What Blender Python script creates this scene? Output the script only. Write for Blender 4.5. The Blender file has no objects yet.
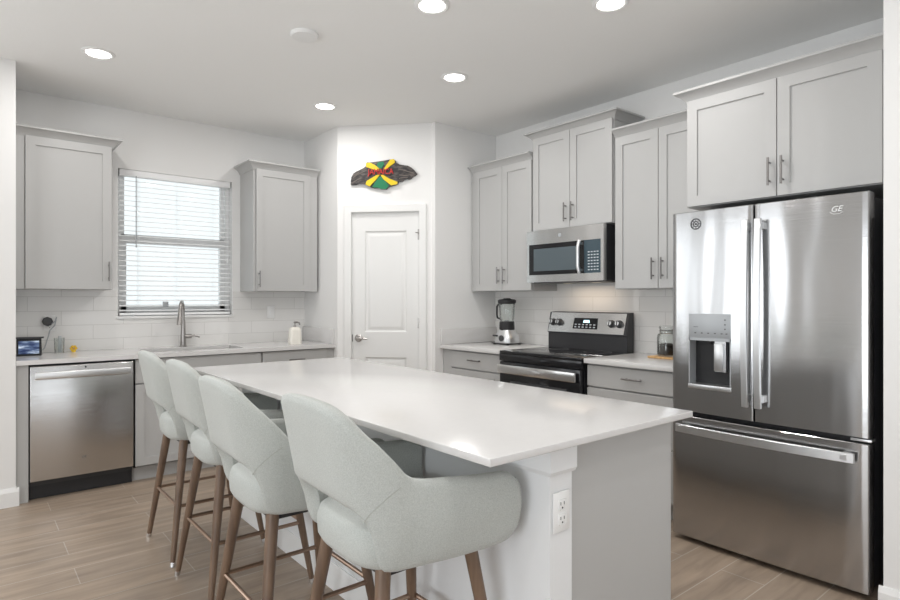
import bpy, bmesh, math, random
from mathutils import Matrix, Vector, noise
PI = math.pi
random.seed(7)
S = bpy.context.scene
C = S.collection

# ------------------------------------------------------------------ camera, world, light, exposure
cam_d = bpy.data.cameras.new('camera')
cam_d.sensor_width = 36.0
cam_d.lens = 587.3 / 900 * 36.0
cam_d.shift_y = -0.4 / 900
cam_d.clip_start = 0.02
cam = bpy.data.objects.new('camera', cam_d)
C.objects.link(cam)
cam.location = (0, 0, 1.30)
cam.rotation_euler = (PI / 2, 0, -math.radians(39.5255))
S.camera = cam

W = bpy.data.worlds.new('daylight')
S.world = W
W.use_nodes = True
bg = W.node_tree.nodes['Background']
bg.inputs[0].default_value = (0.96, 0.98, 1.0, 1)
bg.inputs[1].default_value = 0.86

S.view_settings.view_transform = 'Standard'
S.view_settings.look = 'None'
S.view_settings.gamma = 1.0
S.view_settings.use_curve_mapping = False
S.view_settings.exposure = 0.44


def area(name, loc, rot, sx, sy, power, col=(1, 1, 1), shape='RECTANGLE', spread=PI):
    l = bpy.data.lights.new(name, 'AREA')
    l.shape = shape
    l.size = sx
    l.size_y = sy
    l.energy = power
    l.color = col
    l.spread = spread
    o = bpy.data.objects.new(name, l)
    C.objects.link(o)
    o.location = loc
    o.rotation_euler = rot
    return o


# added lamps outside invented, unseen glass doors and windows, standing in for daylight
area('added_light_rear', (0.2, -4.35, 0.95), (PI / 2 + 0.95, 0, 0), 5.0, 2.3, 20, (0.87, 0.945, 1.0))  # added lamp, tilted up to brighten the ceiling
area('added_light_west_far', (-2.72, 3.85, 1.45), (PI / 2, 0, -PI / 2), 1.3, 2.0, 13, (0.93, 0.97, 1.0))  # added lamp, placed to whiten the reflection in the refrigerator's left door
area('added_light_west_near', (-3.45, -0.1, 1.0), (PI / 2 + 0.8, 0, -PI / 2), 3.4, 2.2, 92, (0.90, 0.955, 1.0))  # added lamp, main uplight for the ceiling
area('added_light_left', (-1.52, 4.74, 1.40), (-PI / 2, 0, 0), 1.8, 2.05, 17, (0.91, 0.96, 1.0))  # added lamp, extends the bright reflection in the refrigerator's left door
CAN_W = 4.9
CAN_COL = (1.0, 0.98, 0.955)


# ------------------------------------------------------------------ materials
def mat(name, col, rough=0.5, metal=0.0, **kw):
    m = bpy.data.materials.new(name)
    m.use_nodes = True
    p = m.node_tree.nodes['Principled BSDF']
    p.inputs['Base Color'].default_value = (*col, 1)
    p.inputs['Roughness'].default_value = rough
    p.inputs['Metallic'].default_value = metal
    for k, v in kw.items():
        p.inputs[k].default_value = v
    return m


def nd(m, t, **kw):
    n = m.node_tree.nodes.new(t)
    for k, v in kw.items():
        if hasattr(n, k):
            setattr(n, k, v)
        else:
            n.inputs[k].default_value = v
    return n


def ln(m, a, ao, b, bi):
    m.node_tree.links.new(a.outputs[ao], b.inputs[bi])


def P(m):
    return m.node_tree.nodes['Principled BSDF']


def bump(m, scale=(1, 1, 1), nscale=50, strength=0.1, dist=0.002, detail=3):
    tc = nd(m, 'ShaderNodeTexCoord')
    mp = nd(m, 'ShaderNodeMapping')
    mp.inputs['Scale'].default_value = scale
    nz = nd(m, 'ShaderNodeTexNoise')
    nz.inputs['Scale'].default_value = nscale
    nz.inputs['Detail'].default_value = detail
    b = nd(m, 'ShaderNodeBump')
    b.inputs['Strength'].default_value = strength
    b.inputs['Distance'].default_value = dist
    ln(m, tc, 'Object', mp, 'Vector'); ln(m, mp, 'Vector', nz, 'Vector')
    ln(m, nz, 'Fac', b, 'Height'); ln(m, b, 'Normal', P(m), 'Normal')
    return nz, mp, b


def mottled(m, c1, c2, nscale, scale=(1, 1, 1), detail=4, lo=0.35, hi=0.65):
    tc = nd(m, 'ShaderNodeTexCoord')
    mp = nd(m, 'ShaderNodeMapping')
    mp.inputs['Scale'].default_value = scale
    nz = nd(m, 'ShaderNodeTexNoise')
    nz.inputs['Scale'].default_value = nscale
    nz.inputs['Detail'].default_value = detail
    cr = nd(m, 'ShaderNodeValToRGB')
    cr.color_ramp.elements[0].position = lo
    cr.color_ramp.elements[1].position = hi
    cr.color_ramp.elements[0].color = (*c1, 1)
    cr.color_ramp.elements[1].color = (*c2, 1)
    ln(m, tc, 'Object', mp, 'Vector'); ln(m, mp, 'Vector', nz, 'Vector')
    ln(m, nz, 'Fac', cr, 'Fac'); ln(m, cr, 'Color', P(m), 'Base Color')


M = {}
M['wall'] = mat('wall_paint', (0.83, 0.825, 0.815), 0.75)
bump(M['wall'], nscale=140, strength=0.08, dist=0.001)
M['ceiling'] = mat('ceiling_paint', (0.92, 0.92, 0.91), 0.85)
bump(M['ceiling'], nscale=60, strength=0.15, dist=0.003)
M['trim'] = mat('trim_white', (0.84, 0.84, 0.83), 0.4)
M['island_white'] = mat('island_white', (0.83, 0.84, 0.85), 0.45)
M['door'] = mat('door_white', (0.80, 0.80, 0.79), 0.42)
M['cab'] = mat('cabinet_grey', (0.48, 0.478, 0.472), 0.38)
M['gap'] = mat('cabinet_gap', (0.10, 0.10, 0.10), 0.7)
M['quartz'] = mat('quartz_white', (0.82, 0.81, 0.80), 0.17)
mottled(M['quartz'], (0.685, 0.675, 0.668), (0.695, 0.685, 0.678), 40)
M['nickel'] = mat('brushed_nickel', (0.42, 0.40, 0.385), 0.3, 1.0)
M['pull'] = mat('bar_pull_nickel', (0.27, 0.26, 0.255), 0.3, 1.0)
M['chrome'] = mat('chrome', (0.75, 0.75, 0.76), 0.12, 1.0)
M['black'] = mat('black_gloss', (0.012, 0.012, 0.014), 0.12)
M['blackmatte'] = mat('black_matte', (0.018, 0.018, 0.02), 0.5)
M['blackside'] = mat('appliance_side', (0.03, 0.03, 0.033), 0.42)
M['charcoal'] = mat('charcoal', (0.05, 0.052, 0.055), 0.4)


def steel(name, col, rough, waves, wdist, brush=0.00009):
    m = mat(name, col, rough, 1.0)
    tc = nd(m, 'ShaderNodeTexCoord')
    mp = nd(m, 'ShaderNodeMapping'); mp.inputs['Scale'].default_value = (waves, waves, waves * 0.13)
    nz = nd(m, 'ShaderNodeTexNoise'); nz.inputs['Scale'].default_value = 1.0; nz.inputs['Detail'].default_value = 1.0
    b = nd(m, 'ShaderNodeBump'); b.inputs['Strength'].default_value = 1.0; b.inputs['Distance'].default_value = wdist
    mp2 = nd(m, 'ShaderNodeMapping'); mp2.inputs['Scale'].default_value = (2, 2, 900)
    n2 = nd(m, 'ShaderNodeTexNoise'); n2.inputs['Scale'].default_value = 1.0; n2.inputs['Detail'].default_value = 1.0
    b2 = nd(m, 'ShaderNodeBump'); b2.inputs['Strength'].default_value = 1.0; b2.inputs['Distance'].default_value = brush
    ln(m, tc, 'Object', mp, 'Vector'); ln(m, mp, 'Vector', nz, 'Vector'); ln(m, nz, 'Fac', b, 'Height')
    ln(m, tc, 'Object', mp2, 'Vector'); ln(m, mp2, 'Vector', n2, 'Vector'); ln(m, n2, 'Fac', b2, 'Height')
    ln(m, b, 'Normal', b2, 'Normal'); ln(m, b2, 'Normal', P(m), 'Normal')
    return m


M['steel'] = steel('stainless_steel', (0.50, 0.50, 0.505), 0.15, 6.0, 0.009)
M['steel2'] = steel('stainless_smooth', (0.57, 0.565, 0.56), 0.18, 4.0, 0.006, 0.00022)
M['steel_lit'] = steel('stainless_lit', (0.74, 0.735, 0.73), 0.2, 4.0, 0.006)  # same steel, base colour lightened in place of bright reflections
M['steelbar'] = mat('steel_handle', (0.76, 0.77, 0.78), 0.34, 1.0)
M['dispenser'] = mat('dispenser_grey', (0.42, 0.44, 0.46), 0.4, 0.3)
M['walnut'] = mat('walnut_leg', (0.25, 0.14, 0.08), 0.42)
mottled(M['walnut'], (0.13, 0.082, 0.055), (0.21, 0.135, 0.088), 6, (6, 6, 0.6))
M['copper'] = mat('bronze_rail', (0.42, 0.30, 0.23), 0.32, 1.0)
M['fabric'] = mat('pale_boucle', (0.60, 0.615, 0.575), 0.95)
P(M['fabric']).inputs['Sheen Weight'].default_value = 0.25
mottled(M['fabric'], (0.42, 0.44, 0.42), (0.54, 0.56, 0.535), 330, (1, 1, 1), 3, 0.3, 0.7)
bump(M['fabric'], nscale=260, strength=0.5, dist=0.003, detail=2)
M['seam'] = mat('seam', (0.42, 0.43, 0.40), 0.9)
M['plastic'] = mat('white_plastic', (0.86, 0.86, 0.855), 0.35)
M['slat'] = mat('blind_slat', (0.92, 0.925, 0.93), 0.45)
M['yellow'] = mat('yellow', (0.85, 0.55, 0.04), 0.5)
M['red'] = mat('red_paint', (0.62, 0.035, 0.03), 0.35)
M['green'] = mat('green_paint', (0.015, 0.20, 0.09), 0.3)
M['gold'] = mat('yellow_paint', (0.80, 0.58, 0.02), 0.3)
M['carved'] = mat('carved_dark_wood', (0.05, 0.045, 0.045), 0.4)
mottled(M['carved'], (0.018, 0.016, 0.018), (0.16, 0.135, 0.12), 26, (1, 1, 2.2), 4, 0.42, 0.75)
M['oak'] = mat('oak_board', (0.62, 0.38, 0.17), 0.45)
mottled(M['oak'], (0.52, 0.30, 0.12), (0.68, 0.44, 0.21), 5, (2, 14, 2))
M['coffee'] = mat('dark_beans', (0.03, 0.02, 0.016), 0.6)
bump(M['coffee'], nscale=120, strength=0.8, dist=0.004)
M['cream'] = mat('cream_ceramic', (0.84, 0.81, 0.74), 0.3)
M['mark'] = mat('etched_mark', (0.78, 0.79, 0.80), 0.4)
M['print'] = mat('panel_print', (0.55, 0.60, 0.64), 0.5)
M['greyprint'] = mat('grey_print', (0.16, 0.16, 0.165), 0.5)


def glass(name, col=(1, 1, 1), refl=0.9, base=0.05):
    m = bpy.data.materials.new(name)
    m.use_nodes = True
    nt = m.node_tree
    nt.nodes.clear()
    out = nt.nodes.new('ShaderNodeOutputMaterial')
    mix = nt.nodes.new('ShaderNodeMixShader')
    tr = nt.nodes.new('ShaderNodeBsdfTransparent'); tr.inputs[0].default_value = (*col, 1)
    gl = nt.nodes.new('ShaderNodeBsdfGlossy'); gl.inputs['Roughness'].default_value = 0.03
    lw = nt.nodes.new('ShaderNodeLayerWeight'); lw.inputs['Blend'].default_value = 0.25
    ma = nt.nodes.new('ShaderNodeMath'); ma.operation = 'MULTIPLY_ADD'
    ma.inputs[1].default_value = refl; ma.inputs[2].default_value = base
    nt.links.new(lw.outputs['Fresnel'], ma.inputs[0])
    nt.links.new(ma.outputs[0], mix.inputs[0])
    nt.links.new(tr.outputs[0], mix.inputs[1]); nt.links.new(gl.outputs[0], mix.inputs[2])
    nt.links.new(mix.outputs[0], out.inputs[0])
    return m


M['pane'] = glass('window_glass', (0.95, 0.98, 0.98), 0.6, 0.02)
M['jarglass'] = glass('jar_glass', (0.965, 0.98, 0.975), 0.6, 0.04)


def emission(name, col, strength):
    m = bpy.data.materials.new(name)
    m.use_nodes = True
    p = m.node_tree.nodes['Principled BSDF']
    p.inputs['Base Color'].default_value = (*col, 1)
    p.inputs['Emission Color'].default_value = (*col, 1)
    p.inputs['Emission Strength'].default_value = strength
    return m


M['lamp'] = emission('lamp_diffuser', (1.0, 0.97, 0.92), 7.0)
M['task'] = emission('task_lens', (0.9, 0.8, 0.65), 0.15)
M['clock'] = emission('range_clock', (0.55, 0.85, 0.95), 1.5)

# display picture: blue-white clouds on the little screen
m = emission('screen_picture', (0.2, 0.3, 0.5), 0.35)
tc = nd(m, 'ShaderNodeTexCoord'); nz = nd(m, 'ShaderNodeTexNoise'); nz.inputs['Scale'].default_value = 16; nz.inputs['Detail'].default_value = 4
mp = nd(m, 'ShaderNodeMapping'); mp.inputs['Scale'].default_value = (0.6, 1, 2.0)
cr = nd(m, 'ShaderNodeValToRGB')
e = cr.color_ramp.elements
e[0].position = 0.40; e[0].color = (0.015, 0.03, 0.10, 1)
e[1].position = 0.68; e[1].color = (0.70, 0.80, 0.92, 1)
k = e.new(0.52); k.color = (0.10, 0.15, 0.27, 1)
ln(m, tc, 'Object', mp, 'Vector'); ln(m, mp, 'Vector', nz, 'Vector'); ln(m, nz, 'Fac', cr, 'Fac')
ln(m, cr, 'Color', P(m), 'Emission Color'); ln(m, cr, 'Color', P(m), 'Base Color')
M['screen'] = m

# wood-look floor planks running along X, 0.2 m wide, pale grout
m = mat('plank_floor', (0.3, 0.25, 0.2), 0.32)
tc = nd(m, 'ShaderNodeTexCoord')
mp = nd(m, 'ShaderNodeMapping'); mp.inputs['Location'].default_value = (0.35, 0.05, 0)
br = nd(m, 'ShaderNodeTexBrick')
br.offset = 0.37; br.offset_frequency = 2
for kk, vv in {'Scale': 1.0, 'Mortar Size': 0.0022, 'Mortar Smooth': 0.3, 'Bias': 0.0, 'Brick Width': 1.2, 'Row Height': 0.2}.items():
    br.inputs[kk].default_value = vv
br.inputs['Color1'].default_value = (0.385, 0.298, 0.226, 1)
br.inputs['Color2'].default_value = (0.335, 0.262, 0.202, 1)
br.inputs['Mortar'].default_value = (0.50, 0.45, 0.39, 1)
mp2 = nd(m, 'ShaderNodeMapping'); mp2.inputs['Scale'].default_value = (1.6, 13, 1)
nz = nd(m, 'ShaderNodeTexNoise'); nz.inputs['Scale'].default_value = 1.5; nz.inputs['Detail'].default_value = 6; nz.inputs['Distortion'].default_value = 0.6
mr = nd(m, 'ShaderNodeMapRange'); mr.inputs['From Min'].default_value = 0.3; mr.inputs['From Max'].default_value = 0.7
mr.inputs['To Min'].default_value = 0.78; mr.inputs['To Max'].default_value = 1.18
mx = nd(m, 'ShaderNodeMix', data_type='RGBA', blend_type='MULTIPLY'); mx.inputs[0].default_value = 1.0
ln(m, tc, 'Object', mp, 'Vector'); ln(m, mp, 'Vector', br, 'Vector')
ln(m, tc, 'Object', mp2, 'Vector'); ln(m, mp2, 'Vector', nz, 'Vector'); ln(m, nz, 'Fac', mr, 'Value')
m.node_tree.links.new(br.outputs['Color'], mx.inputs[6]); m.node_tree.links.new(mr.outputs['Result'], mx.inputs[7])
m.node_tree.links.new(mx.outputs[2], P(m).inputs['Base Color'])
b = nd(m, 'ShaderNodeBump'); b.inputs['Strength'].default_value = 0.25; b.inputs['Distance'].default_value = 0.002; b.invert = True
ln(m, br, 'Fac', b, 'Height'); ln(m, b, 'Normal', P(m), 'Normal')
M['floor'] = m


def tile_mat(name, axis, off):
    m = mat(name, (0.8, 0.8, 0.78), 0.18)
    tc = nd(m, 'ShaderNodeTexCoord'); sp = nd(m, 'ShaderNodeSeparateXYZ'); cb = nd(m, 'ShaderNodeCombineXYZ')
    ln(m, tc, 'Object', sp, 'Vector'); ln(m, sp, axis, cb, 'X'); ln(m, sp, 'Z', cb, 'Y')
    mp = nd(m, 'ShaderNodeMapping'); mp.inputs['Location'].default_value = off
    br = nd(m, 'ShaderNodeTexBrick'); br.offset = 0.5; br.offset_frequency = 2
    for kk, vv in {'Scale': 1.0, 'Mortar Size': 0.0022, 'Mortar Smooth': 0.2, 'Bias': 0.0, 'Brick Width': 0.41, 'Row Height': 0.107}.items():
        br.inputs[kk].default_value = vv
    br.inputs['Color1'].default_value = (0.78, 0.77, 0.75, 1)
    br.inputs['Color2'].default_value = (0.81, 0.80, 0.785, 1)
    br.inputs['Mortar'].default_value = (0.66, 0.65, 0.63, 1)
    ln(m, cb, 'Vector', mp, 'Vector'); ln(m, mp, 'Vector', br, 'Vector'); ln(m, br, 'Color', P(m), 'Base Color')
    b = nd(m, 'ShaderNodeBump'); b.inputs['Strength'].default_value = 0.4; b.inputs['Distance'].default_value = 0.002; b.invert = True
    ln(m, br, 'Fac', b, 'Height'); ln(m, b, 'Normal', P(m), 'Normal')
    return m


M['tile_sink'] = tile_mat('wall_tile_sink', 'X', (0.065, -0.037, 0))
M['tile_range'] = tile_mat('wall_tile_range', 'Y', (0.048, -0.037, 0))

# ------------------------------------------------------------------ helpers


def nb():
    return bmesh.new()


def add_box(bm, x0, x1, y0, y1, z0, z1, bev=0.0, seg=2):
    vs = [bm.verts.new((x, y, z)) for x in (x0, x1) for y in (y0, y1) for z in (z0, z1)]
    q = [(0, 1, 3, 2), (4, 6, 7, 5), (0, 4, 5, 1), (2, 3, 7, 6), (0, 2, 6, 4), (1, 5, 7, 3)]
    fs = [bm.faces.new([vs[i] for i in f]) for f in q]
    if bev > 0:
        es = list({e for f in fs for e in f.edges})
        bmesh.ops.bevel(bm, geom=es, offset=bev, segments=seg, affect='EDGES', profile=0.5)
    return bm


def box(*a, **k):
    return add_box(nb(), *a, **k)


def add_loft(bm, loops, cap=True, closed=False):
    rs = [[bm.verts.new(p) for p in lp] for lp in loops]
    n = len(rs[0])
    pairs = list(zip(rs[:-1], rs[1:])) + ([(rs[-1], rs[0])] if closed else [])
    for a, b in pairs:
        for i in range(n):
            j = (i + 1) % n
            bm.faces.new((a[i], a[j], b[j], b[i]))
    if cap and not closed:
        bm.faces.new(rs[0][::-1]); bm.faces.new(rs[-1])
    return bm


def add_tube(bm, pts, r, seg=12):
    pts = [Vector(p) for p in pts]
    rr = r if isinstance(r, (list, tuple)) else [r] * len(pts)
    loops = []
    prev = None
    for i, p in enumerate(pts):
        if i == 0: t = pts[1] - p
        elif i == len(pts) - 1: t = p - pts[-2]
        else: t = (pts[i + 1] - p).normalized() + (p - pts[i - 1]).normalized()
        t.normalize()
        if prev is None:
            a = Vector((0, 0, 1)) if abs(t.z) < 0.9 else Vector((1, 0, 0))
        else:
            a = prev
        u = (a - t * a.dot(t)).normalized()
        v = t.cross(u)
        prev = u
        loops.append([p + u * (rr[i] * math.cos(2 * PI * k / seg)) + v * (rr[i] * math.sin(2 * PI * k / seg)) for k in range(seg)])
    return add_loft(bm, loops)


def tube(pts, r, seg=12):
    return add_tube(nb(), pts, r, seg)


def add_lathe(bm, prof, cx=0, cy=0, seg=32, axis='Z', cz=0):
    loops = []
    for r, h in prof:
        lp = []
        for k in range(seg):
            a = 2 * PI * k / seg
            c, s = max(r, 1e-5) * math.cos(a), max(r, 1e-5) * math.sin(a)
            if axis == 'Z': lp.append((cx + c, cy + s, cz + h))
            elif axis == 'Y': lp.append((cx + c, cy + h, cz + s))
            else: lp.append((cx + h, cy + c, cz + s))
        loops.append(lp)
    return add_loft(bm, loops)


def lathe(prof, **k):
    return add_lathe(nb(), prof, **k)


def add_prism(bm, poly, h0, h1, axis='Y', bev=0.0):
    # polygon in the two other axes, extruded along axis
    def pt(a, b, h):
        return {'Y': (a, h, b), 'Z': (a, b, h), 'X': (h, a, b)}[axis]
    lo = [bm.verts.new(pt(a, b, h0)) for a, b in poly]
    hi = [bm.verts.new(pt(a, b, h1)) for a, b in poly]
    n = len(poly)
    fs = [bm.faces.new(lo), bm.faces.new(hi[::-1])]
    for i in range(n):
        j = (i + 1) % n
        fs.append(bm.faces.new((lo[i], hi[i], hi[j], lo[j])))
    if bev:
        es = list(fs[0].edges)
        bmesh.ops.bevel(bm, geom=es, offset=bev, segments=2, affect='EDGES')
    return bm


def obj(name, bm, m, parent=None, smooth=35):
    bmesh.ops.recalc_face_normals(bm, faces=bm.faces[:])
    me = bpy.data.meshes.new(name)
    bm.to_mesh(me)
    bm.free()
    if smooth:
        me.shade_smooth()
        me.set_sharp_from_angle(angle=math.radians(smooth))
    o = bpy.data.objects.new(name, me)
    C.objects.link(o)
    me.materials.append(M[m] if isinstance(m, str) else m)
    if parent is not None:
        o.parent = parent
    return o


def tag(o, label, cat, group=None):
    o['label'] = label
    o['category'] = cat
    if group: o['group'] = group
    return o


def thing(name, label, cat, loc=(0, 0, 0), rotz=0.0, group=None):
    o = bpy.data.objects.new(name, None)
    o.empty_display_size = 0.1
    C.objects.link(o)
    o.location = loc
    o.rotation_euler = (0, 0, rotz)
    return tag(o, label, cat, group)


def struct(name, bm, m, parent=None, smooth=35):
    o = obj(name, bm, m, parent, smooth)
    if parent is None: o['kind'] = 'structure'
    return o


def text_bm(body, size, depth, mtx, shear=0.0, width=None):
    cu = bpy.data.curves.new('t', 'FONT')
    cu.body = body; cu.size = size; cu.extrude = depth; cu.shear = shear
    cu.align_x = 'CENTER'; cu.align_y = 'CENTER'; cu.resolution_u = 3
    to = bpy.data.objects.new('t', cu)
    C.objects.link(to)
    bpy.context.view_layer.update()
    me = bpy.data.meshes.new_from_object(to.evaluated_get(bpy.context.evaluated_depsgraph_get()))
    bm = bmesh.new(); bm.from_mesh(me)
    bpy.data.objects.remove(to); bpy.data.curves.remove(cu); bpy.data.meshes.remove(me)
    if width and bm.verts:
        xs = [v.co.x for v in bm.verts]
        f = width / (max(xs) - min(xs))
        for v in bm.verts: v.co.x *= f
    # lying text -> upright, facing local -y
    bm.transform(mtx @ Matrix(((1, 0, 0, 0), (0, 0, -1, 0), (0, 1, 0, 0), (0, 0, 0, 1))))
    return bm


R90 = -PI / 2     # things on the fridge wall: local x runs from left to right, local y goes into the wall

# ------------------------------------------------------------------ the room
XW, YS, ZC = 3.78, 5.22, 2.806
A = Vector((2.499, 4.569)); B = Vector((3.068, 3.960))
YP = 3.915                                   # pantry side wall that closes the range run
WX0, WX1, WZ0, WZ1 = 0.925, 1.815, 1.160, 2.335      # window opening

struct('floor', box(-2.9, 4.0, -3.9, 5.5, -0.1, 0.0), 'floor')
struct('ceiling', box(-2.9, 4.0, -3.9, 5.5, ZC, ZC + 0.1), 'ceiling')
bm = nb()
add_box(bm, -2.9, WX0, YS, YS + 0.16, 0, ZC); add_box(bm, WX1, 3.95, YS, YS + 0.16, 0, ZC)
add_box(bm, WX0, WX1, YS, YS + 0.16, 0, WZ0); add_box(bm, WX0, WX1, YS, YS + 0.16, WZ1, ZC)
struct('wall_sink', bm, 'wall')
struct('wall_range', box(XW, XW + 0.15, -3.7, 5.4, 0, ZC), 'wall')
bm = nb()
add_box(bm, -0.6, 0.245, 4.60, YS, 0, ZC); add_box(bm, -2.7, -2.45, 4.60, 4.70, 0, ZC)
add_box(bm, -2.45, -0.6, 4.60, 4.70, 0, 0.35); add_box(bm, -2.45, -0.6, 4.60, 4.70, 2.45, ZC)  # unseen opening, made for the added lamp behind it
struct('wall_left', bm, 'wall')
bm = nb()
for x in (-2.45, -1.55, -0.65): add_box(bm, x, x + 0.05, 4.62, 4.68, 0.35, 2.45)
for z in (0.35, 2.40): add_box(bm, -2.45, -0.6, 4.62, 4.68, z, z + 0.05)
struct('invented_window_left', bm, 'trim')  # invented window frame around the added lamp's opening
struct('wall_right', box(2.93, XW, -3.5, 0.733, 0, ZC), 'wall')
# unseen far walls; their doors and windows are invented to let in the added lamps
bm = nb()
add_box(bm, -2.75, -1.8, -3.6, -3.5, 0, ZC); add_box(bm, 2.2, 2.95, -3.6, -3.5, 0, ZC); add_box(bm, -1.8, 2.2, -3.6, -3.5, 2.3, ZC)
struct('wall_rear', bm, 'wall')
bm = nb()
for y0, y1, z0, z1 in ((-3.6, -1.4, 0, ZC), (-1.4, 1.2, 2.25, ZC), (1.2, 3.2, 0, ZC), (3.2, 4.5, 0, 0.4), (3.2, 4.5, 2.5, ZC), (4.5, 5.4, 0, ZC)):
    add_box(bm, -2.7, -2.6, y0, y1, z0, z1)
struct('wall_west', bm, 'wall')
bm = nb()
for x in (-1.8, -0.5, 0.85, 2.14):
    add_box(bm, x, x + 0.06, -3.58, -3.52, 0, 2.3)
add_box(bm, -1.8, 2.2, -3.58, -3.52, 2.24, 2.3); add_box(bm, -1.8, 2.2, -3.58, -3.52, 0, 0.06)
struct('invented_door_rear', bm, 'trim')  # invented glass door frame in front of the added rear lamp
bm = nb()
for y in (-1.4, -0.13, 1.14): add_box(bm, -2.68, -2.62, y, y + 0.06, 0, 2.25)
add_box(bm, -2.68, -2.62, -1.4, 1.2, 2.19, 2.25)
struct('invented_door_west', bm, 'trim')  # invented door frame in front of the added uplight
bm = nb()
for y in (3.2, 4.45): add_box(bm, -2.68, -2.62, y, y + 0.05, 0.4, 2.5)
for z in (0.4, 1.42, 2.45): add_box(bm, -2.68, -2.62, 3.2, 4.5, z, z + 0.05)
struct('invented_window_west', bm, 'trim')  # invented window frame, there for the refrigerator reflection

# pantry corner: short wall, diagonal wall with the door, short wall
bm = add_prism(nb(), [(A.x, A.y), (A.x, YS), (A.x + 0.12, YS), (A.x + 0.12, A.y + 0.05)], 0, ZC, 'Z')
struct('wall_pantry_left', bm, 'wall', smooth=0)
bm = add_prism(nb(), [(B.x, B.y), (B.x, YP), (XW, YP), (XW, YP + 0.12), (B.x + 0.10, YP + 0.12)], 0, ZC, 'Z')
struct('wall_pantry_right', bm, 'wall', smooth=0)
dv = (B - A); DL = dv.length; dang = math.atan2(dv.y, dv.x)
D0, D1, DH = 0.122, 0.728, 2.058     # door slab along the diagonal
bm = nb()
add_box(bm, 0, D0, 0, 0.11, 0, ZC); add_box(bm, D1, DL, 0, 0.11, 0, ZC); add_box(bm, D0, D1, 0, 0.11, DH, ZC)
wd = struct('wall_pantry', bm, 'wall'); wd.location = (A.x, A.y, 0); wd.rotation_euler = (0, 0, dang)
bm = nb()
t0, t1 = D0 + 0.004, D1 - 0.004
add_box(bm, t0, t1, 0.035, 0.07, 0.012, DH - 0.004)
dr = bpy.data.objects.new('door_1', None); C.objects.link(dr); dr['kind'] = 'structure'
dr.location = (A.x, A.y, 0); dr.rotation_euler = (0, 0, dang)


def panel_slab(x0, x1, z0, z1, panels, yf=0.022, yb=0.06):
    # a moulded door: recessed groove and raised field for each panel rectangle
    bm = nb()
    add_box(bm, x0, x1, yf + 0.012, yb, z0, z1)
    xs = sorted({x0, x1} | {p[0] for p in panels} | {p[1] for p in panels})
    px0, px1 = panels[0][0], panels[0][1]
    add_box(bm, x0, px0, yf, yf + 0.013, z0, z1); add_box(bm, px1, x1, yf, yf + 0.013, z0, z1)
    zz = [z0] + [v for p in sorted(panels, key=lambda p: p[2]) for v in (p[2], p[3])] + [z1]
    for i in range(0, len(zz), 2):
        add_box(bm, px0, px1, yf, yf + 0.013, zz[i], zz[i + 1])
    for a, b, c, d in panels:
        steps = [(0.0, 0.0), (0.010, 0.010), (0.020, 0.012), (0.042, 0.004), (0.05, 0.003)]
        loops = [[(a + o, yf + h, c + o), (b - o, yf + h, c + o), (b - o, yf + h, d - o), (a + o, yf + h, d - o)] for o, h in steps]
        add_loft(bm, loops, cap=False)
        l = loops[-1]; bm.faces.new([bm.verts.new(p) for p in l])
    return bm


obj('door_slab', panel_slab(t0, t1, 0.012, DH - 0.004, [(t0 + 0.115, t1 - 0.115, 0.25, 0.80), (t0 + 0.115, t1 - 0.115, 1.02, 1.895)]), 'door', dr, 25)
bm = nb()
cw, prof = 0.06, [(0.0, 0.0), (0.0, -0.012), (0.02, -0.014), (0.045, -0.018), (0.056, -0.02), (0.06, -0.016), (0.06, 0.0)]
loops = []
for x, z, sx, sz in ((D0, 0.0, -1, 0), (D0, DH, -1, 1), (D1, DH, 1, 1), (D1, 0.0, 1, 0)):
    loops.append([(x + sx * (o - 0.002), y, z + sz * o) for o, y in prof])
add_loft(bm, loops)
obj('casing', bm, 'trim', dr, 25)
bm = nb()
add_box(bm, D0 - 0.001, D0 + 0.004, 0.0, 0.075, 0, DH); add_box(bm, D1 - 0.004, D1 + 0.001, 0, 0.075, 0, DH); add_box(bm, D0, D1, 0, 0.075, DH - 0.004, DH + 0.001)
obj('jamb', bm, 'trim', dr)
for z in (1.86, 1.10, 0.3):
    bm = nb(); add_lathe(bm, [(0.0, -0.045), (0.006, -0.045), (0.006, 0.045), (0.0, 0.045)], D1 - 0.006, 0.014, 10, cz=z)
    add_box(bm, D1 - 0.022, D1 - 0.004, 0.0185, 0.022, z - 0.045, z + 0.045)
    if z > 1.8: add_tube(bm, [(D1 - 0.008, 0.008, z + 0.012), (D1 - 0.035, -0.012, z + 0.014)], 0.004, 8)
    obj('hinge', bm, 'nickel', dr)
hx, hz = t0 + 0.057, 0.965
bm = lathe([(0.0, -0.012), (0.022, -0.012), (0.033, -0.004), (0.033, 0.0), (0.0, 0.0)], cx=hx, cy=0.022, cz=hz, axis='Y', seg=24)
add_lathe(bm, [(0.0, -0.05), (0.011, -0.05), (0.011, -0.01), (0, -0.01)], hx, 0.022, 14, 'Y', hz)
add_tube(bm, [(hx - 0.006, -0.026, hz), (hx + 0.03, -0.03, hz + 0.002), (hx + 0.09, -0.026, hz - 0.004)], [0.011, 0.009, 0.006], 10)
obj('door_handle', bm, 'nickel', dr)
obj('strike_plate', box(t0 - 0.004, t0 + 0.006, 0.02, 0.03, hz - 0.03, hz + 0.03), 'charcoal', dr)


def baseboard(name, p0, p1, h=0.13, t=0.015):
    v = Vector((p1[0] - p0[0], p1[1] - p0[1], 0)); n = Vector((v.y, -v.x, 0)).normalized()
    pr = [(0, 0), (t, 0), (t, h - 0.025), (t * 0.55, h - 0.008), (t * 0.35, h), (0, h)]
    loops = [[(p[0] + n.x * a, p[1] + n.y * a, z) for a, z in pr] for p in (p0, p1)]
    return struct(name, add_loft(nb(), loops), 'trim', smooth=0)


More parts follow.
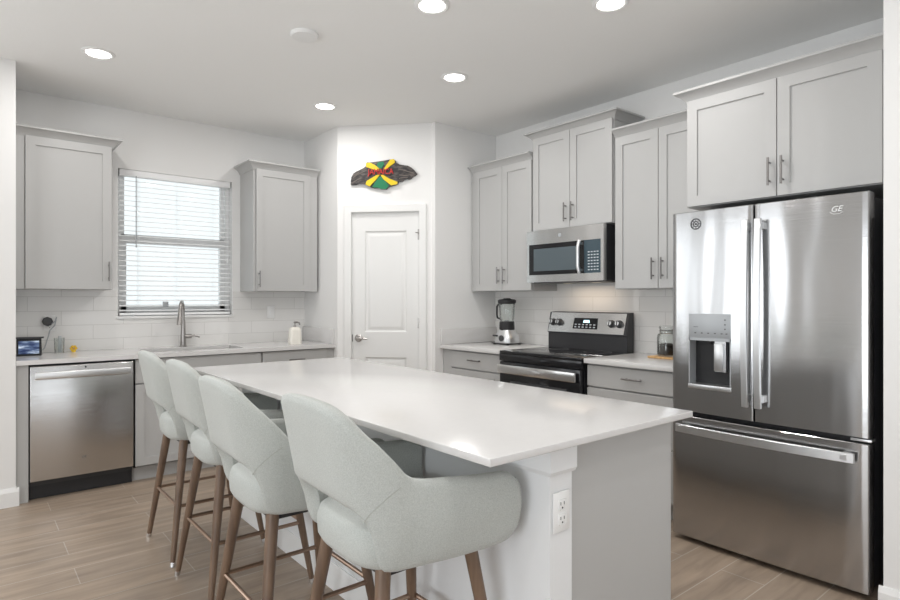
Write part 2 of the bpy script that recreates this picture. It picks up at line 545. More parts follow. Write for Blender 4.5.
baseboard('baseboard_left', (-2.6, 4.60), (0.262, 4.60), 0.115)
baseboard('baseboard_left_end', (0.245, 4.59), (0.245, 4.625), 0.115)
b_ = baseboard('baseboard_right', (2.93, 0.748), (2.93, -3.5), 0.115)
baseboard('baseboard_pantry', (B.x - 0.052, B.y + 0.055), (B.x, B.y), 0.115)
baseboard('baseboard_rear', (-1.8, -3.5), (-2.6, -3.5), 0.115)
baseboard('baseboard_west', (-2.6, 1.2), (-2.6, 4.6), 0.115)

# tiled splashbacks and quartz upstands
bm = nb()
add_box(bm, 0.245, WX0 - 0.005, YS - 0.008, YS, 0.912, 1.372); add_box(bm, WX1 + 0.005, A.x, YS - 0.008, YS, 0.912, 1.372)
add_box(bm, WX0 - 0.005, WX1 + 0.005, YS - 0.008, YS, 0.912, WZ0 - 0.002)
struct('trim_1', bm, 'tile_sink')
struct('trim_2', box(XW - 0.008, XW, 1.72, YP, 0.912, 1.84), 'tile_range')

# window: frame, sashes, panes, sill
wn = bpy.data.objects.new('window_1', None); C.objects.link(wn); wn['kind'] = 'structure'
bm = nb(); f = 0.035
yw0, yw1 = YS + 0.085, YS + 0.15
add_box(bm, WX0, WX0 + f, yw0, yw1, WZ0, WZ1); add_box(bm, WX1 - f, WX1, yw0, yw1, WZ0, WZ1)
add_box(bm, WX0, WX1, yw0, yw1, WZ0, WZ0 + f); add_box(bm, WX0, WX1, yw0, yw1, WZ1 - f, WZ1)
obj('window_frame', bm, 'plastic', wn)
ZM = 1.80
bm = nb()
for x in (WX0 + f, WX1 - f - 0.04): add_box(bm, x, x + 0.04, yw0 + 0.005, yw1 - 0.01, WZ0 + f, ZM)
add_box(bm, WX0 + f, WX1 - f, yw0 - 0.008, yw1 - 0.01, ZM - 0.045, ZM + 0.01); add_box(bm, WX0 + f, WX1 - f, yw0 + 0.005, yw1 - 0.01, WZ0 + f, WZ0 + f + 0.05)
obj('sash', bm, 'plastic', wn)
bm = nb()
for x in (WX0 + f, WX1 - f - 0.03): add_box(bm, x, x + 0.03, yw0 + 0.03, yw1, ZM, WZ1 - f)
add_box(bm, WX0 + f, WX1 - f, yw0 + 0.03, yw1, ZM, ZM + 0.03)
obj('sash', bm, 'plastic', wn)
obj('pane', box(WX0 + f + 0.03, WX1 - f - 0.03, yw0 + 0.028, yw0 + 0.032, WZ0 + f + 0.04, ZM - 0.02), 'pane', wn)
obj('pane', box(WX0 + f + 0.02, WX1 - f - 0.02, yw0 + 0.05, yw0 + 0.054, ZM + 0.02, WZ1 - f), 'pane', wn)
obj('window_sill', box(WX0 - 0.012, WX1 + 0.012, YS - 0.02, yw0, WZ0 - 0.012, WZ0 + 0.008, bev=0.003), 'trim', wn)

# ------------------------------------------------------------------ cabinet parts


def shaker(name, parent, x0, x1, z0, z1, t=0.02, stile=0.058, dep=0.009):
    bm = nb()
    add_box_open = [(x0, t, z0), (x1, t, z0), (x1, t, z1), (x0, t, z1)]
    e = 0.0015
    o_ = [(x0, e, z0), (x1, e, z0), (x1, e, z1), (x0, e, z1)]
    o2 = [(x0 + e, 0, z0 + e), (x1 - e, 0, z0 + e), (x1 - e, 0, z1 - e), (x0 + e, 0, z1 - e)]
    s = stile
    i_ = [(x0 + s, 0, z0 + s), (x1 - s, 0, z0 + s), (x1 - s, 0, z1 - s), (x0 + s, 0, z1 - s)]
    p_ = [(x0 + s, dep, z0 + s), (x1 - s, dep, z0 + s), (x1 - s, dep, z1 - s), (x0 + s, dep, z1 - s)]
    add_loft(bm, [add_box_open, o_, o2, i_, p_])
    return obj(name, bm, 'cab', parent, 0)


def slab(name, parent, x0, x1, z0, z1, t=0.02, m='cab'):
    return obj(name, box(x0, x1, 0, t, z0, z1, bev=0.002, seg=1), m, parent)


def pull(parent, x, z, L=0.14, vertical=True, st=0.03):
    bm = nb()
    if vertical:
        add_tube(bm, [(x, -st, z - L / 2), (x, -st, z + L / 2)], 0.0055, 10)
        for s in (-1, 1): add_tube(bm, [(x, 0.001, z + s * L * 0.33), (x, -st, z + s * L * 0.33)], 0.0045, 8)
    else:
        add_tube(bm, [(x - L / 2, -st, z), (x + L / 2, -st, z)], 0.0055, 10)
        for s in (-1, 1): add_tube(bm, [(x + s * L * 0.33, 0.001, z), (x + s * L * 0.33, -st, z)], 0.0045, 8)
    return obj('handle', bm, 'pull', parent)


def crown(parent, x0, x1, yb, zb, zt, lret=True, rret=True, out=0.058):
    h = zt - zb
    pr = [(-0.004, 0), (0.006, 0), (0.010, h * .18), (0.022, h * .42), (0.040, h * .66), (out - 0.006, h * .78), (out, h * .80), (out, h), (-0.004, h)]
    loops = []
    if lret: loops.append([(x0 - o, yb, zb + z) for o, z in pr])
    loops.append([(x0 - (o if lret else 0), 0.02 - o, zb + z) for o, z in pr])
    loops.append([(x1 + (o if rret else 0), 0.02 - o, zb + z) for o, z in pr])
    if rret: loops.append([(x1 + o, yb, zb + z) for o, z in pr])
    return obj('crown_moulding', add_loft(nb(), loops), 'cab', parent, 20)


def upper(label, loc, rotz, width, depth, z0, z1, doors, fillers=(), crown_z=None, rets=(True, True), handle_z=None, ret_back=None):
    """doors: list of (x0, x1, handle x or None)"""
    t = thing('upper_cabinet', label, 'cabinet', loc, rotz)
    bm = box(0, width, 0.0215, depth, z0, z1)
    obj('carcass', bm, 'cab', t)
    for a, b in fillers:
        obj('filler_strip', box(a, b, 0.014, 0.0215, z0, z1), 'cab', t)
    dz0, dz1 = z0 + 0.003, z1 - 0.004
    for x0, x1, hxx in doors:
        d = shaker('door', t, x0, x1, dz0, dz1)
        if hxx is not None: pull(d, hxx, handle_z)
    crown(t, 0, width, ret_back or depth, crown_z[0], crown_z[1], *rets)
    return t


# ------------------------------------------------------------------ sink wall run (fronts face the room along -Y)
YB = 4.625      # fronts of the base units
YU = 4.888      # fronts of the wall units
x0 = 0.257
upper('grey wall cabinet left of the window above the dishwasher', (x0, YU, 0), 0, 0.832 - x0, YS - 0.001 - YU, 1.372, 2.418,
      [(0.312 - x0, 0.826 - x0, 0.806 - x0)], [(0, 0.050)], (2.408, 2.473), (False, True), handle_z=1.505)
x0 = 1.886
upper('grey wall cabinet right of the window above the soap bottle', (x0, YU, 0), 0, 2.474 - x0, YS - 0.001 - YU, 1.372, 2.418,
      [(1.905 - x0, 2.397 - x0, 1.925 - x0)], [(2.402 - x0, 2.472 - x0)], (2.408, 2.473), (True, False), handle_z=1.475)

# base units
t = thing('end_panel', 'grey filler panel between white wall end and dishwasher', 'panel', (0.2465, YB, 0))
obj('side_panel', box(0, 0.065, 0.0, 0.585, 0, 0.881), 'cab', t)

t = thing('dishwasher', 'stainless steel dishwasher with bar handle under the sink counter', 'dishwasher', (0.3145, YB, 0))
w = 0.604
obj('body', box(0.004, w - 0.004, 0.03, 0.57, 0.09, 0.872), 'blackside', t)
d = obj('door', box(0.004, w - 0.004, -0.012, 0.03, 0.125, 0.868, bev=0.006, seg=3), 'steel2', t)
bm = nb()
add_box(bm, 0.026, w - 0.026, -0.062, -0.040, 0.785, 0.832, bev=0.007, seg=3)
for x in (0.032, w - 0.062): add_box(bm, x, x + 0.03, -0.05, -0.010, 0.798, 0.827)
obj('handle', bm, 'steelbar', d)
bm = text_bm('GE', 0.022, 0.0004, Matrix.Translation((0.30, -0.0128, 0.245)), 0.3)
obj('maker_mark', bm, 'greyprint', d, 0)
bm = nb(); add_lathe(bm, [(0, -0.001), (0.006, -0.001), (0.006, 0.001), (0, 0.001)], 0.31, -0.012, 12, 'Y', 0.848)
obj('vent_dot', bm, 'blackmatte', d)
obj('toe_kick', box(0.004, w - 0.004, 0.045, 0.06, 0.002, 0.118), 'blackmatte', t)


def base_unit(name, label, loc, rotz, w, depth, fronts, toe=0.105, top=0.881, fillers=(), basin=False):
    t = thing(name, label, 'cabinet', loc, rotz)
    bm = nb()
    if basin:
        add_box(bm, 0, 0.02, 0.0215, depth, toe, top); add_box(bm, w - 0.02, w, 0.0215, depth, toe, top)
        add_box(bm, 0, w, 0.0215, 0.035, toe, top); add_box(bm, 0, w, depth - 0.02, depth, toe, top); add_box(bm, 0, w, 0.0215, depth, toe, toe + 0.02)
    else:
        add_box(bm, 0, w, 0.0215, depth, toe, top)
    obj('carcass', bm, 'cab', t)
    obj('toe_kick', box(0, w, 0.075, 0.09, 0, toe), 'cab', t)
    for a, b in fillers: obj('filler_strip', box(a, b, 0.012, 0.0215, toe, top), 'cab', t)
    for kind, a, b, z0, z1, pl in fronts:
        d = slab('drawer', t, a, b, z0, z1) if kind == 'drawer' else shaker('door', t, a, b, z0, z1)
        if pl: pull(d, pl[0], pl[1], 0.14, pl[2] == 'v')
    return t


x0 = 0.921
base_unit('sink_base_cabinet', 'grey base cabinet under the sink beside the dishwasher', (x0, YB, 0), 0, 0.925, 0.585,
          [('drawer', 0.008, 0.921, 0.705, 0.874, None), ('door', 0.008, 0.461, 0.115, 0.695, (0.43, 0.60, 'v')), ('door', 0.465, 0.921, 0.115, 0.695, (0.495, 0.60, 'v'))], basin=True)
x0 = 1.849
base_unit('base_cabinet', 'grey base cabinet beside pantry corner below soap bottle', (x0, YB, 0), 0, A.x - x0 - 0.002, 0.585,
          [('drawer', 0.006, 0.575, 0.705, 0.874, (0.29, 0.80, 'h')), ('door', 0.006, 0.575, 0.115, 0.695, (0.05, 0.60, 'v'))], fillers=[(0.58, A.x - x0 - 0.002)])

# sink counter with cut-out
t = thing('countertop', 'white quartz counter along the window wall with the sink', 'countertop', (0, 0, 0))
SX0, SX1, SY0, SY1 = 1.04, 1.74, 4.715, 5.075
bm = nb(); cy0, cy1, zt0, zt1 = 4.600, YS - 0.009, 0.882, 0.912
add_box(bm, 0.2465, SX0, cy0, cy1, zt0, zt1); add_box(bm, SX1, A.x - 0.001, cy0, cy1, zt0, zt1)
add_box(bm, SX0, SX1, cy0, SY0, zt0, zt1); add_box(bm, SX0, SX1, SY1, cy1, zt0, zt1)
obj('slab', bm, 'quartz', t)
obj('upstand', box(A.x - 0.022, A.x - 0.001, cy0 + 0.02, cy1, 0.9125, 1.045, bev=0.002), 'quartz', t)
t = thing('sink', 'stainless undermount sink let into window wall counter', 'sink', (0, 0, 0))
bm = nb(); q = 0.012
for a, b, c, d_ in ((SX0 - q, SX0, SY0 - q, SY1 + q), (SX1, SX1 + q, SY0 - q, SY1 + q), (SX0, SX1, SY0 - q, SY0), (SX0, SX1, SY1, SY1 + q)):
    add_box(bm, a, b, c, d_, 0.69, 0.8815)
add_box(bm, SX0 - q, SX1 + q, SY0 - q, SY1 + q, 0.68, 0.692)
obj('basin', bm, 'steel2', t)
obj('drain', lathe([(0, 0.0), (0.045, 0.0), (0.045, 0.004), (0.03, 0.003), (0, 0.001)], cx=1.39, cy=4.9, cz=0.692, seg=20), 'chrome', t)

# faucet
fx, fy = 1.385, 5.135
t = thing('faucet', 'brushed nickel gooseneck pull-down faucet at the sink', 'faucet', (fx, fy, 0.9125))
bm = lathe([(0, 0), (0.030, 0), (0.030, 0.006), (0.024, 0.012), (0.020, 0.10), (0.015, 0.22), (0, 0.22)], seg=24)
obj('body', bm, 'nickel', t)
arc = [(0, 0, 0.21), (0, 0, 0.30)] + [(-0.028 + 0.028 * math.cos(a), -0.062 + 0.062 * math.cos(a), 0.30 + 0.07 * math.sin(a)) for a in [PI * k / 12 for k in range(1, 12)]]
obj('spout', tube(arc + [(-0.056, -0.124, 0.30), (-0.058, -0.128, 0.275)], 0.0125, 14), 'nickel', t)
obj('spray_head', tube([(-0.058, -0.128, 0.285), (-0.060, -0.131, 0.26), (-0.063, -0.137, 0.215), (-0.065, -0.140, 0.185)], [0.014, 0.016, 0.021, 0.022], 16), 'nickel', t)
bm = tube([(0.0, 0, 0.085), (0.062, -0.01, 0.085)], 0.018, 14)
add_tube(bm, [(0.060, -0.01, 0.085), (0.085, -0.013, 0.09), (0.125, -0.016, 0.075)], [0.008, 0.008, 0.006], 10)
obj('lever', bm, 'nickel', t)

# blinds
t = thing('window_blind', 'white horizontal slat blind hanging in the kitchen window', 'blind', (0, 0, 0))
bx0, bx1, yb = WX0 + 0.012, WX1 - 0.012, YS + 0.038
obj('headrail', box(bx0, bx1, yb - 0.03, yb + 0.028, WZ1 - 0.052, WZ1 - 0.0005, bev=0.003), 'slat', t)
bm = nb(); tilt = math.radians(9); n = 27
zt_, zb_ = WZ1 - 0.085, WZ0 + 0.055
for k in range(n):
    z = zt_ + (zb_ - zt_) * k / (n - 1)
    pts = []
    for u in (-1, -0.5, 0, 0.5, 1):
        pts.append((u * 0.025, 0.002 * (1 - u * u)))
    top = [(yb + a * math.cos(tilt) - c * math.sin(tilt), z + a * math.sin(tilt) + c * math.cos(tilt)) for a, c in pts]
    bot = [(y, zz - 0.0034) for y, zz in top]
    add_prism(bm, top + bot[::-1], bx0, bx1, 'X')
obj('slats', bm, 'slat', t, 20)
obj('bottom_rail', box(bx0, bx1, yb - 0.026, yb + 0.026, WZ0 + 0.014, WZ0 + 0.034, bev=0.004), 'slat', t)
for xx in (bx0 + 0.14, (bx0 + bx1) / 2, bx1 - 0.14):
    bm = nb()
    for yy in (yb - 0.027, yb + 0.027): add_tube(bm, [(xx, yy, WZ0 + 0.03), (xx, yy, WZ1 - 0.05)], 0.0012, 6)
    obj('ladder_cord', bm, 'slat', t)
obj('tilt_wand', tube([(bx0 + 0.115, yb - 0.046, WZ1 - 0.05), (bx0 + 0.115, yb - 0.046, WZ1 - 0.62)], 0.004, 8), 'dispenser', t)
bm = tube([(bx1 - 0.03, yb - 0.034, WZ1 - 0.05), (bx1 - 0.03, yb - 0.034, WZ0 + 0.5)], 0.002, 6)
add_lathe(bm, [(0, -0.04), (0.007, -0.038), (0.004, 0), (0, 0)], bx1 - 0.03, yb - 0.034, 10, cz=WZ0 + 0.5)
obj('lift_cord', bm, 'slat', t)
bm = nb(); add_box(bm, -0.022, 0.022, -0.004, 0.004, -0.022, 0.022, bev=0.002)
for a in (-0.011, 0.011):
    for b2 in (-0.011, 0.011): add_box(bm, a - 0.007, a + 0.007, -0.007, -0.003, b2 - 0.007, b2 + 0.007)
o = obj('window_tag', bm, 'dispenser'); o.location = (1.272, yb - 0.034, 1.262)
tag(o, 'small square grey tag hanging on lower blind slats behind faucet', 'tag')

# ------------------------------------------------------------------ range wall run (fronts face -X; local x runs towards the camera)
XB = 3.142      # base fronts
XU = 3.462      # wall unit fronts
DU = XW - 0.009 - XU
Y0 = 3.905
upper('grey two-door wall cabinet in the pantry corner above the blender', (XU, Y0, 0), R90, Y0 - 3.180, DU, 1.372, 2.418,
      [(Y0 - 3.855, Y0 - 3.516, Y0 - 3.548), (Y0 - 3.512, Y0 - 3.184, Y0 - 3.482)], [(0, Y0 - 3.86)], (2.408, 2.473), (False, False), handle_z=1.503)
Y0 = 3.174
mw_cab = upper('raised grey two-door wall cabinet above the microwave', (XU, Y0, 0), R90, Y0 - 2.424, DU, 1.836, 2.570,
      [(Y0 - 3.166, Y0 - 2.802, Y0 - 2.834), (Y0 - 2.798, Y0 - 2.430, Y0 - 2.766)], [], (2.555, 2.615), (True, True), handle_z=1.953)
Y0 = 2.412
upper('grey two-door wall cabinet between microwave and refrigerator', (XU, Y0, 0), R90, Y0 - 1.716, DU, 1.372, 2.418,
      [(Y0 - 2.404, Y0 - 2.079, Y0 - 2.110), (Y0 - 2.075, Y0 - 1.722, Y0 - 2.042)], [], (2.408, 2.473), (False, False), handle_z=1.503)
Y0 = 1.712
upper('deep grey two-door cabinet above the refrigerator', (3.142, Y0, 0), R90, Y0 - 0.737, XW - 0.009 - 3.142, 1.818, 2.418,
      [(Y0 - 1.706, Y0 - 1.233, Y0 - 1.262), (Y0 - 1.229, Y0 - 0.790, Y0 - 1.200)], [(Y0 - 0.786, Y0 - 0.737)], (2.408, 2.473), (True, False), handle_z=1.945, ret_back=0.262)

Y0 = 3.914
DB = XW - 0.009 - XB
base_unit('base_cabinet', 'grey drawer base cabinet in the corner left of the range', (XB, Y0, 0), R90, Y0 - 3.190, DB,
          [('drawer', Y0 - 3.795, Y0 - 3.194, 0.738, 0.874, (Y0 - 3.485, 0.812, 'h')), ('door', Y0 - 3.795, Y0 - 3.194, 0.115, 0.728, (Y0 - 3.24, 0.62, 'v'))],
          fillers=[(0.0, Y0 - 3.80)])
Y0 = 2.400
base_unit('base_cabinet', 'grey drawer base cabinet between range and refrigerator', (XB, Y0, 0), R90, Y0 - 1.735, DB,
          [('drawer', 0.004, Y0 - 1.741, 0.738, 0.874, (Y0 - 2.05, 0.812, 'h')), ('drawer', 0.004, Y0 - 1.741, 0.43, 0.728, (Y0 - 2.05, 0.60, 'h')), ('drawer', 0.004, Y0 - 1.741, 0.115, 0.42, (Y0 - 2.05, 0.3, 'h'))])
t = thing('countertop', 'short white quartz counter left of range holding the blender', 'countertop', (0, 0, 0))
obj('slab', box(3.114, XW - 0.009, 3.188, YP - 0.001, 0.886, 0.917, bev=0.002), 'quartz', t)
obj('upstand', box(3.12, XW - 0.009, YP - 0.022, YP - 0.001, 0.9175, 1.048, bev=0.002), 'quartz', t)
t = thing('countertop', 'short white quartz counter between range and refrigerator holding the jar', 'countertop', (0, 0, 0))
obj('slab', box(3.114, XW - 0.009, 1.735, 2.403, 0.886, 0.917, bev=0.002), 'quartz', t)

# ------------------------------------------------------------------ range
RW = 0.764
t = thing('range', 'freestanding electric range with black glass top and steel backguard', 'stove', (3.115, 3.177, 0), R90)
obj('body', box(0.004, RW - 0.004, 0.03, 0.66, 0.02, 0.895), 'blackside', t)
obj('cooktop', box(0.0, RW, -0.01, 0.56, 0.897, 0.918, bev=0.004), 'black', t)
for cx, cy, r in ((0.20, 0.16, 0.105), (0.56, 0.16, 0.085), (0.20, 0.44, 0.075), (0.56, 0.44, 0.10)):
    bm = nb()
    add_loft(bm, [[(cx + rr * math.cos(2 * PI * k / 40), cy + rr * math.sin(2 * PI * k / 40), z) for k in range(40)] for rr, z in ((r, 0.9181), (r, 0.9185), (r - 0.003, 0.9185), (r - 0.003, 0.9181))], cap=False, closed=True)
    obj('burner_ring', bm, 'greyprint', t)
obj('front_lip', box(0.0, RW, -0.012, 0.03, 0.842, 0.897, bev=0.004), 'black', t)
d = obj('oven_door', box(0.006, RW - 0.006, -0.015, 0.03, 0.20, 0.838, bev=0.006), 'black', t)
obj('oven_window', box(0.12, RW - 0.12, -0.017, -0.012, 0.33, 0.70, bev=0.001), 'charcoal', d)
bm = nb()
add_box(bm, 0.016, RW - 0.022, -0.056, -0.038, 0.756, 0.822, bev=0.006)
add_box(bm, 0.05, 0.08, -0.045, -0.012, 0.765, 0.812); add_box(bm, RW - 0.08, RW - 0.05, -0.045, -0.012, 0.765, 0.812)
obj('handle', bm, 'steel_lit', d)
d2 = obj('drawer', box(0.006, RW - 0.006, -0.015, 0.03, 0.03, 0.192, bev=0.005), 'steel2', t)
bm = add_prism(nb(), [(0.553, 0.90), (0.553, 1.035), (0.541, 1.04), (0.578, 1.20), (0.635, 1.205), (0.635, 0.90)], -0.006, RW - 0.032, 'X')
bgd = obj('backguard', bm, 'blackside', t)


def on_guard(x, s, off):      # point on the slanted steel panel: s from 0 (bottom) to 1 (top)
    return (x, 0.541 + 0.037 * s - off, 1.04 + 0.16 * s)


bm = nb()
lo = [on_guard(-0.002, 0.03, 0.002), on_guard(RW - 0.055, 0.03, 0.002), on_guard(RW - 0.048, 0.98, 0.002), on_guard(0.012, 0.98, 0.002)]
hi = [on_guard(-0.002, 0.03, -0.006), on_guard(RW - 0.055, 0.03, -0.006), on_guard(RW - 0.048, 0.98, -0.006), on_guard(0.012, 0.98, -0.006)]
add_loft(bm, [lo, hi])
pnl = obj('control_panel', bm, 'steel_lit', t, 0)
bm = add_loft(nb(), [[on_guard(a, s, o_) for a, s in ((0.245, 0.22), (0.475, 0.22), (0.47, 0.74), (0.25, 0.74))] for o_ in (0.001, 0.004)])
dsp = obj('display', bm, 'black', pnl, 0)
bm = add_loft(nb(), [[on_guard(a, s, o_) for a, s in ((0.34, 0.52), (0.40, 0.52), (0.395, 0.64), (0.345, 0.64))] for o_ in (0.003, 0.005)])
obj('clock', bm, 'clock', pnl, 0)
bm = nb()
for kx in range(6):
    for ss in (0.28, 0.40):
        a = 0.262 + kx * 0.035
        add_loft(bm, [[on_guard(x_, s_, o_) for x_, s_ in ((a, ss), (a + 0.018, ss), (a + 0.018, ss + 0.05), (a, ss + 0.05))] for o_ in (0.003, 0.0046)])
obj('keypad', bm, 'print', pnl, 0)
for kx in (0.042, 0.108, 0.598, 0.665):
    bm = lathe([(0, 0.004), (0.029, 0.004), (0.029, -0.004), (0.023, -0.008), (0.021, -0.03), (0.017, -0.033), (0, -0.033)], axis='Y', seg=24)
    add_box(bm, -0.004, 0.004, -0.036, -0.02, -0.021, 0.021)
    bm.transform(Matrix.Translation(on_guard(kx, 0.5, 0.004)) @ Matrix.Rotation(math.radians(-13), 4, 'X'))
    kn = obj('knob', bm, 'charcoal', t)
    bm = lathe([(0.0, -0.0335), (0.0165, -0.0335), (0.0165, -0.0345), (0, -0.0345)], axis='Y', seg=24)
    bm.transform(Matrix.Translation(on_guard(kx, 0.5, 0.004)) @ Matrix.Rotation(math.radians(-13), 4, 'X'))
    obj('knob_cap', bm, 'steelbar', kn)

# ------------------------------------------------------------------ microwave
MW = 0.716
t = thing('microwave', 'over-the-range stainless microwave fitted under the raised cabinet', 'microwave', (3.392, 3.166, 0), R90)
mz0, mz1 = 1.433, 1.828
obj('body', box(0.004, MW - 0.004, 0.035, XW - 3.392 - 0.011, mz0 + 0.004, mz1), 'blackside', t)
bm = nb()
fx0, fx1 = 0.0, MW
wx0, wx1, wz0, wz1 = 0.025, MW - 0.022, mz0 + 0.055, mz1 - 0.105
for a, b, c, e2 in ((fx0, wx0, mz0, mz1), (wx1, fx1, mz0, mz1), (wx0, wx1, mz0, wz0), (wx0, wx1, wz1, mz1)):
    add_box(bm, a, b, 0, 0.035, c, e2)
bmesh.ops.remove_doubles(bm, verts=bm.verts[:], dist=1e-5)
fr = obj('front_frame', bm, 'steel_lit', t, 0)
hx0 = 0.528
obj('door_window', box(wx0, hx0 + 0.02, 0.004, 0.03, wz0, wz1), 'black', fr)
bm = nb()
add_box(bm, wx0 + 0.045, hx0 - 0.05, 0.002, 0.006, wz0 + 0.03, wz1 - 0.035)
obj('window_mesh', bm, mat('tinted_window', (0.10, 0.125, 0.14), 0.12), fr, 0)
cpm = mat('control_blue', (0.055, 0.085, 0.105), 0.2)
cp = obj('control_panel', box(hx0 + 0.021, wx1, 0.004, 0.03, wz0, wz1), cpm, t)
bm = nb()
for r_ in range(7):
    for c_ in range(4):
        a = hx0 + 0.055 + c_ * 0.025; z = wz0 + 0.02 + r_ * 0.021
        add_box(bm, a, a + 0.015, 0.002, 0.0045, z, z + 0.007)
obj('keypad', bm, 'print', cp, 0)
bm = nb()
add_tube(bm, [(hx0 + 0.004, -0.028, wz0 + 0.002), (hx0 + 0.002, -0.042, wz0 + 0.05), (hx0 + 0.002, -0.042, wz1 - 0.05), (hx0 + 0.004, -0.028, wz1 - 0.002)], 0.013, 12)
for z in (wz0 + 0.015, wz1 - 0.03): add_box(bm, hx0 - 0.006, hx0 + 0.010, -0.03, 0.006, z, z + 0.015)
obj('handle', bm, 'steelbar', fr)
bm = lathe([(0, 0.0015), (0.014, 0.0015), (0.014, -0.0015), (0, -0.0015)], cx=0.33, cy=-0.0005, cz=mz1 - 0.05, axis='Y', seg=24)
obj('maker_mark', bm, 'dispenser', fr)
bm = nb()
add_box(bm, 0.03, MW - 0.03, 0.05, 0.33, mz0 - 0.006, mz0 + 0.003)
obj('underside', bm, 'charcoal', t)
for xx in (0.2, MW - 0.25):
    obj('task_light', box(xx, xx + 0.06, 0.20, 0.24, mz0 - 0.0075, mz0 - 0.005), M['task'], t)
area('microwave_task_light', (3.63, 2.80, mz0 - 0.02), (0, 0, 0), 0.06, 0.4, 0.45, (1, 0.80, 0.60))

# ------------------------------------------------------------------ refrigerator
FW = 0.908
t = thing('refrigerator', 'stainless french-door refrigerator with ice dispenser and bottom freezer', 'refrigerator', (2.985, 1.706, 0), R90)
obj('body', box(0.012, FW - 0.006, 0.075, 0.74, 0.035, 1.752), 'blackside', t)
bm = nb()
add_box(bm, 0.03, FW - 0.03, 0.09, 0.14, 0.0, 0.032)
add_box(bm, 0.05, 0.12, 0.55, 0.65, 0.0, 0.036); add_box(bm, FW - 0.12, FW - 0.05, 0.55, 0.65, 0.0, 0.036)
obj('base_grille', bm, 'blackmatte', t)
for xx in (0.03, FW - 0.13): obj('hinge_cover', box(xx, xx + 0.10, 0.075, 0.16, 1.7525, 1.775, bev=0.006), 'blackside', t)


def bow(x):                 # doors bulge gently towards the room
    u = (x - FW / 2) / (FW / 2)
    return 0.002 - 0.008 * (1 - u * u)


def bowed(x0, x1, z0, z1, back=0.072, n=16, hole=None, rnd=0.008):
    xs = [x0 + (x1 - x0) * k / n for k in range(n + 1)]
    bm = nb()
    if hole:
        xs = sorted(set(xs) | {hole[0], hole[1]})
    def edge(x):            # rounded vertical edges
        d = min(x - x0, x1 - x)
        return rnd * (1 - math.sqrt(max(0, 1 - (1 - d / rnd) ** 2))) if d < rnd else 0
    xs = sorted(set(xs) | {x0 + rnd * f for f in (0, .15, .4, .7)} | {x1 - rnd * f for f in (0, .15, .4, .7)})
    zs = [z0, z0 + .003, z1 - .003, z1] if not hole else [z0, z0 + .003, hole[2], hole[3], z1 - .003, z1]
    V = {}
    for i, x in enumerate(xs):
        for j, z in enumerate(zs):
            e = 0.003 if j in (0, len(zs) - 1) else 0
            V[i, j] = bm.verts.new((x, bow(x) + edge(x) + e, z))
    for i in range(len(xs) - 1):
        for j in range(len(zs) - 1):
            if hole and xs[i] >= hole[0] - 1e-6 and xs[i + 1] <= hole[1] + 1e-6 and j == 2: continue
            bm.faces.new((V[i, j], V[i + 1, j], V[i + 1, j + 1], V[i, j + 1]))
    nbk = {}
    for i, x in enumerate(xs):
        for j in (0, len(zs) - 1): nbk[i, j] = bm.verts.new((x, back, zs[j]))
    J = len(zs) - 1
    for i in range(len(xs) - 1):
        bm.faces.new((nbk[i, 0], nbk[i + 1, 0], V[i + 1, 0], V[i, 0])); bm.faces.new((V[i, J], V[i + 1, J], nbk[i + 1, J], nbk[i, J]))
        bm.faces.new((nbk[i, 0], nbk[i, J], nbk[i + 1, J], nbk[i + 1, 0]))
    for i in (0, len(xs) - 1):
        col = [V[i, j] for j in range(J + 1)]
        bm.faces.new(col + [nbk[i, J], nbk[i, 0]])
    return bm


SEAM = 0.434
HX0, HX1, HZ0, HZ1 = 0.098, 0.322, 0.835, 1.226       # dispenser cut-out
dl = obj('left_door', bowed(0.0, SEAM - 0.003, 0.700, 1.768, hole=(HX0, HX1, HZ0, HZ1)), 'steel', t, 30)
dr_ = obj('right_door', bowed(SEAM + 0.003, FW, 0.700, 1.768), 'steel', t, 30)
fz = obj('freezer_drawer', bowed(0.0, FW, 0.030, 0.676, n=28), 'steel', t, 30)
obj('door_gasket', box(0.012, FW - 0.012, 0.06, 0.078, 0.05, 1.76), 'blackmatte', t)
# dispenser
yd = bow(0.2) - 0.002
bm = nb()
add_box(bm, HX0, HX1, yd, yd + 0.02, 1.098, HZ1, bev=0.002)
add_box(bm, HX0, HX0 + 0.006, yd, 0.07, HZ0, 1.10); add_box(bm, HX1 - 0.006, HX1, yd, 0.07, HZ0, 1.10)
add_box(bm, HX0, HX1, 0.062, 0.07, HZ0, 1.10); add_box(bm, HX0, HX1, yd, 0.07, HZ0, HZ0 + 0.012); add_box(bm, HX0, HX1, yd, 0.07, 1.085, 1.10)
dp = obj('dispenser', bm, 'dispenser', t)
obj('dispenser_tray', box(HX0 - 0.002, HX1 + 0.002, yd - 0.006, 0.06, HZ0 - 0.004, HZ0 + 0.02, bev=0.003), 'steelbar', dp)
bm = box(0.225, 0.272, yd + 0.018, yd + 0.034, 0.93, 1.072, bev=0.003)
add_box(bm, 0.222, 0.28, yd + 0.034, yd + 0.06, 0.925, 1.085)
obj('paddle', bm, 'steelbar', dp)
obj('spout', lathe([(0, 0), (0.012, 0), (0.009, -0.02), (0, -0.02)], cx=0.20, cy=yd + 0.03, cz=1.086, seg=14), 'blackmatte', dp)
bm = nb()
for a in (0.13, 0.165, 0.20, 0.235, 0.27, 0.295): add_box(bm, a, a + 0.010, yd - 0.001, yd + 0.001, 1.122, 1.128)
for z in (1.145, 1.168, 1.192): add_box(bm, 0.288, 0.296, yd - 0.001, yd + 0.001, z, z + 0.007)
add_box(bm, 0.125, 0.15, yd - 0.001, yd + 0.001, 1.155, 1.158)
obj('keypad_print', bm, 'greyprint', dp, 0)
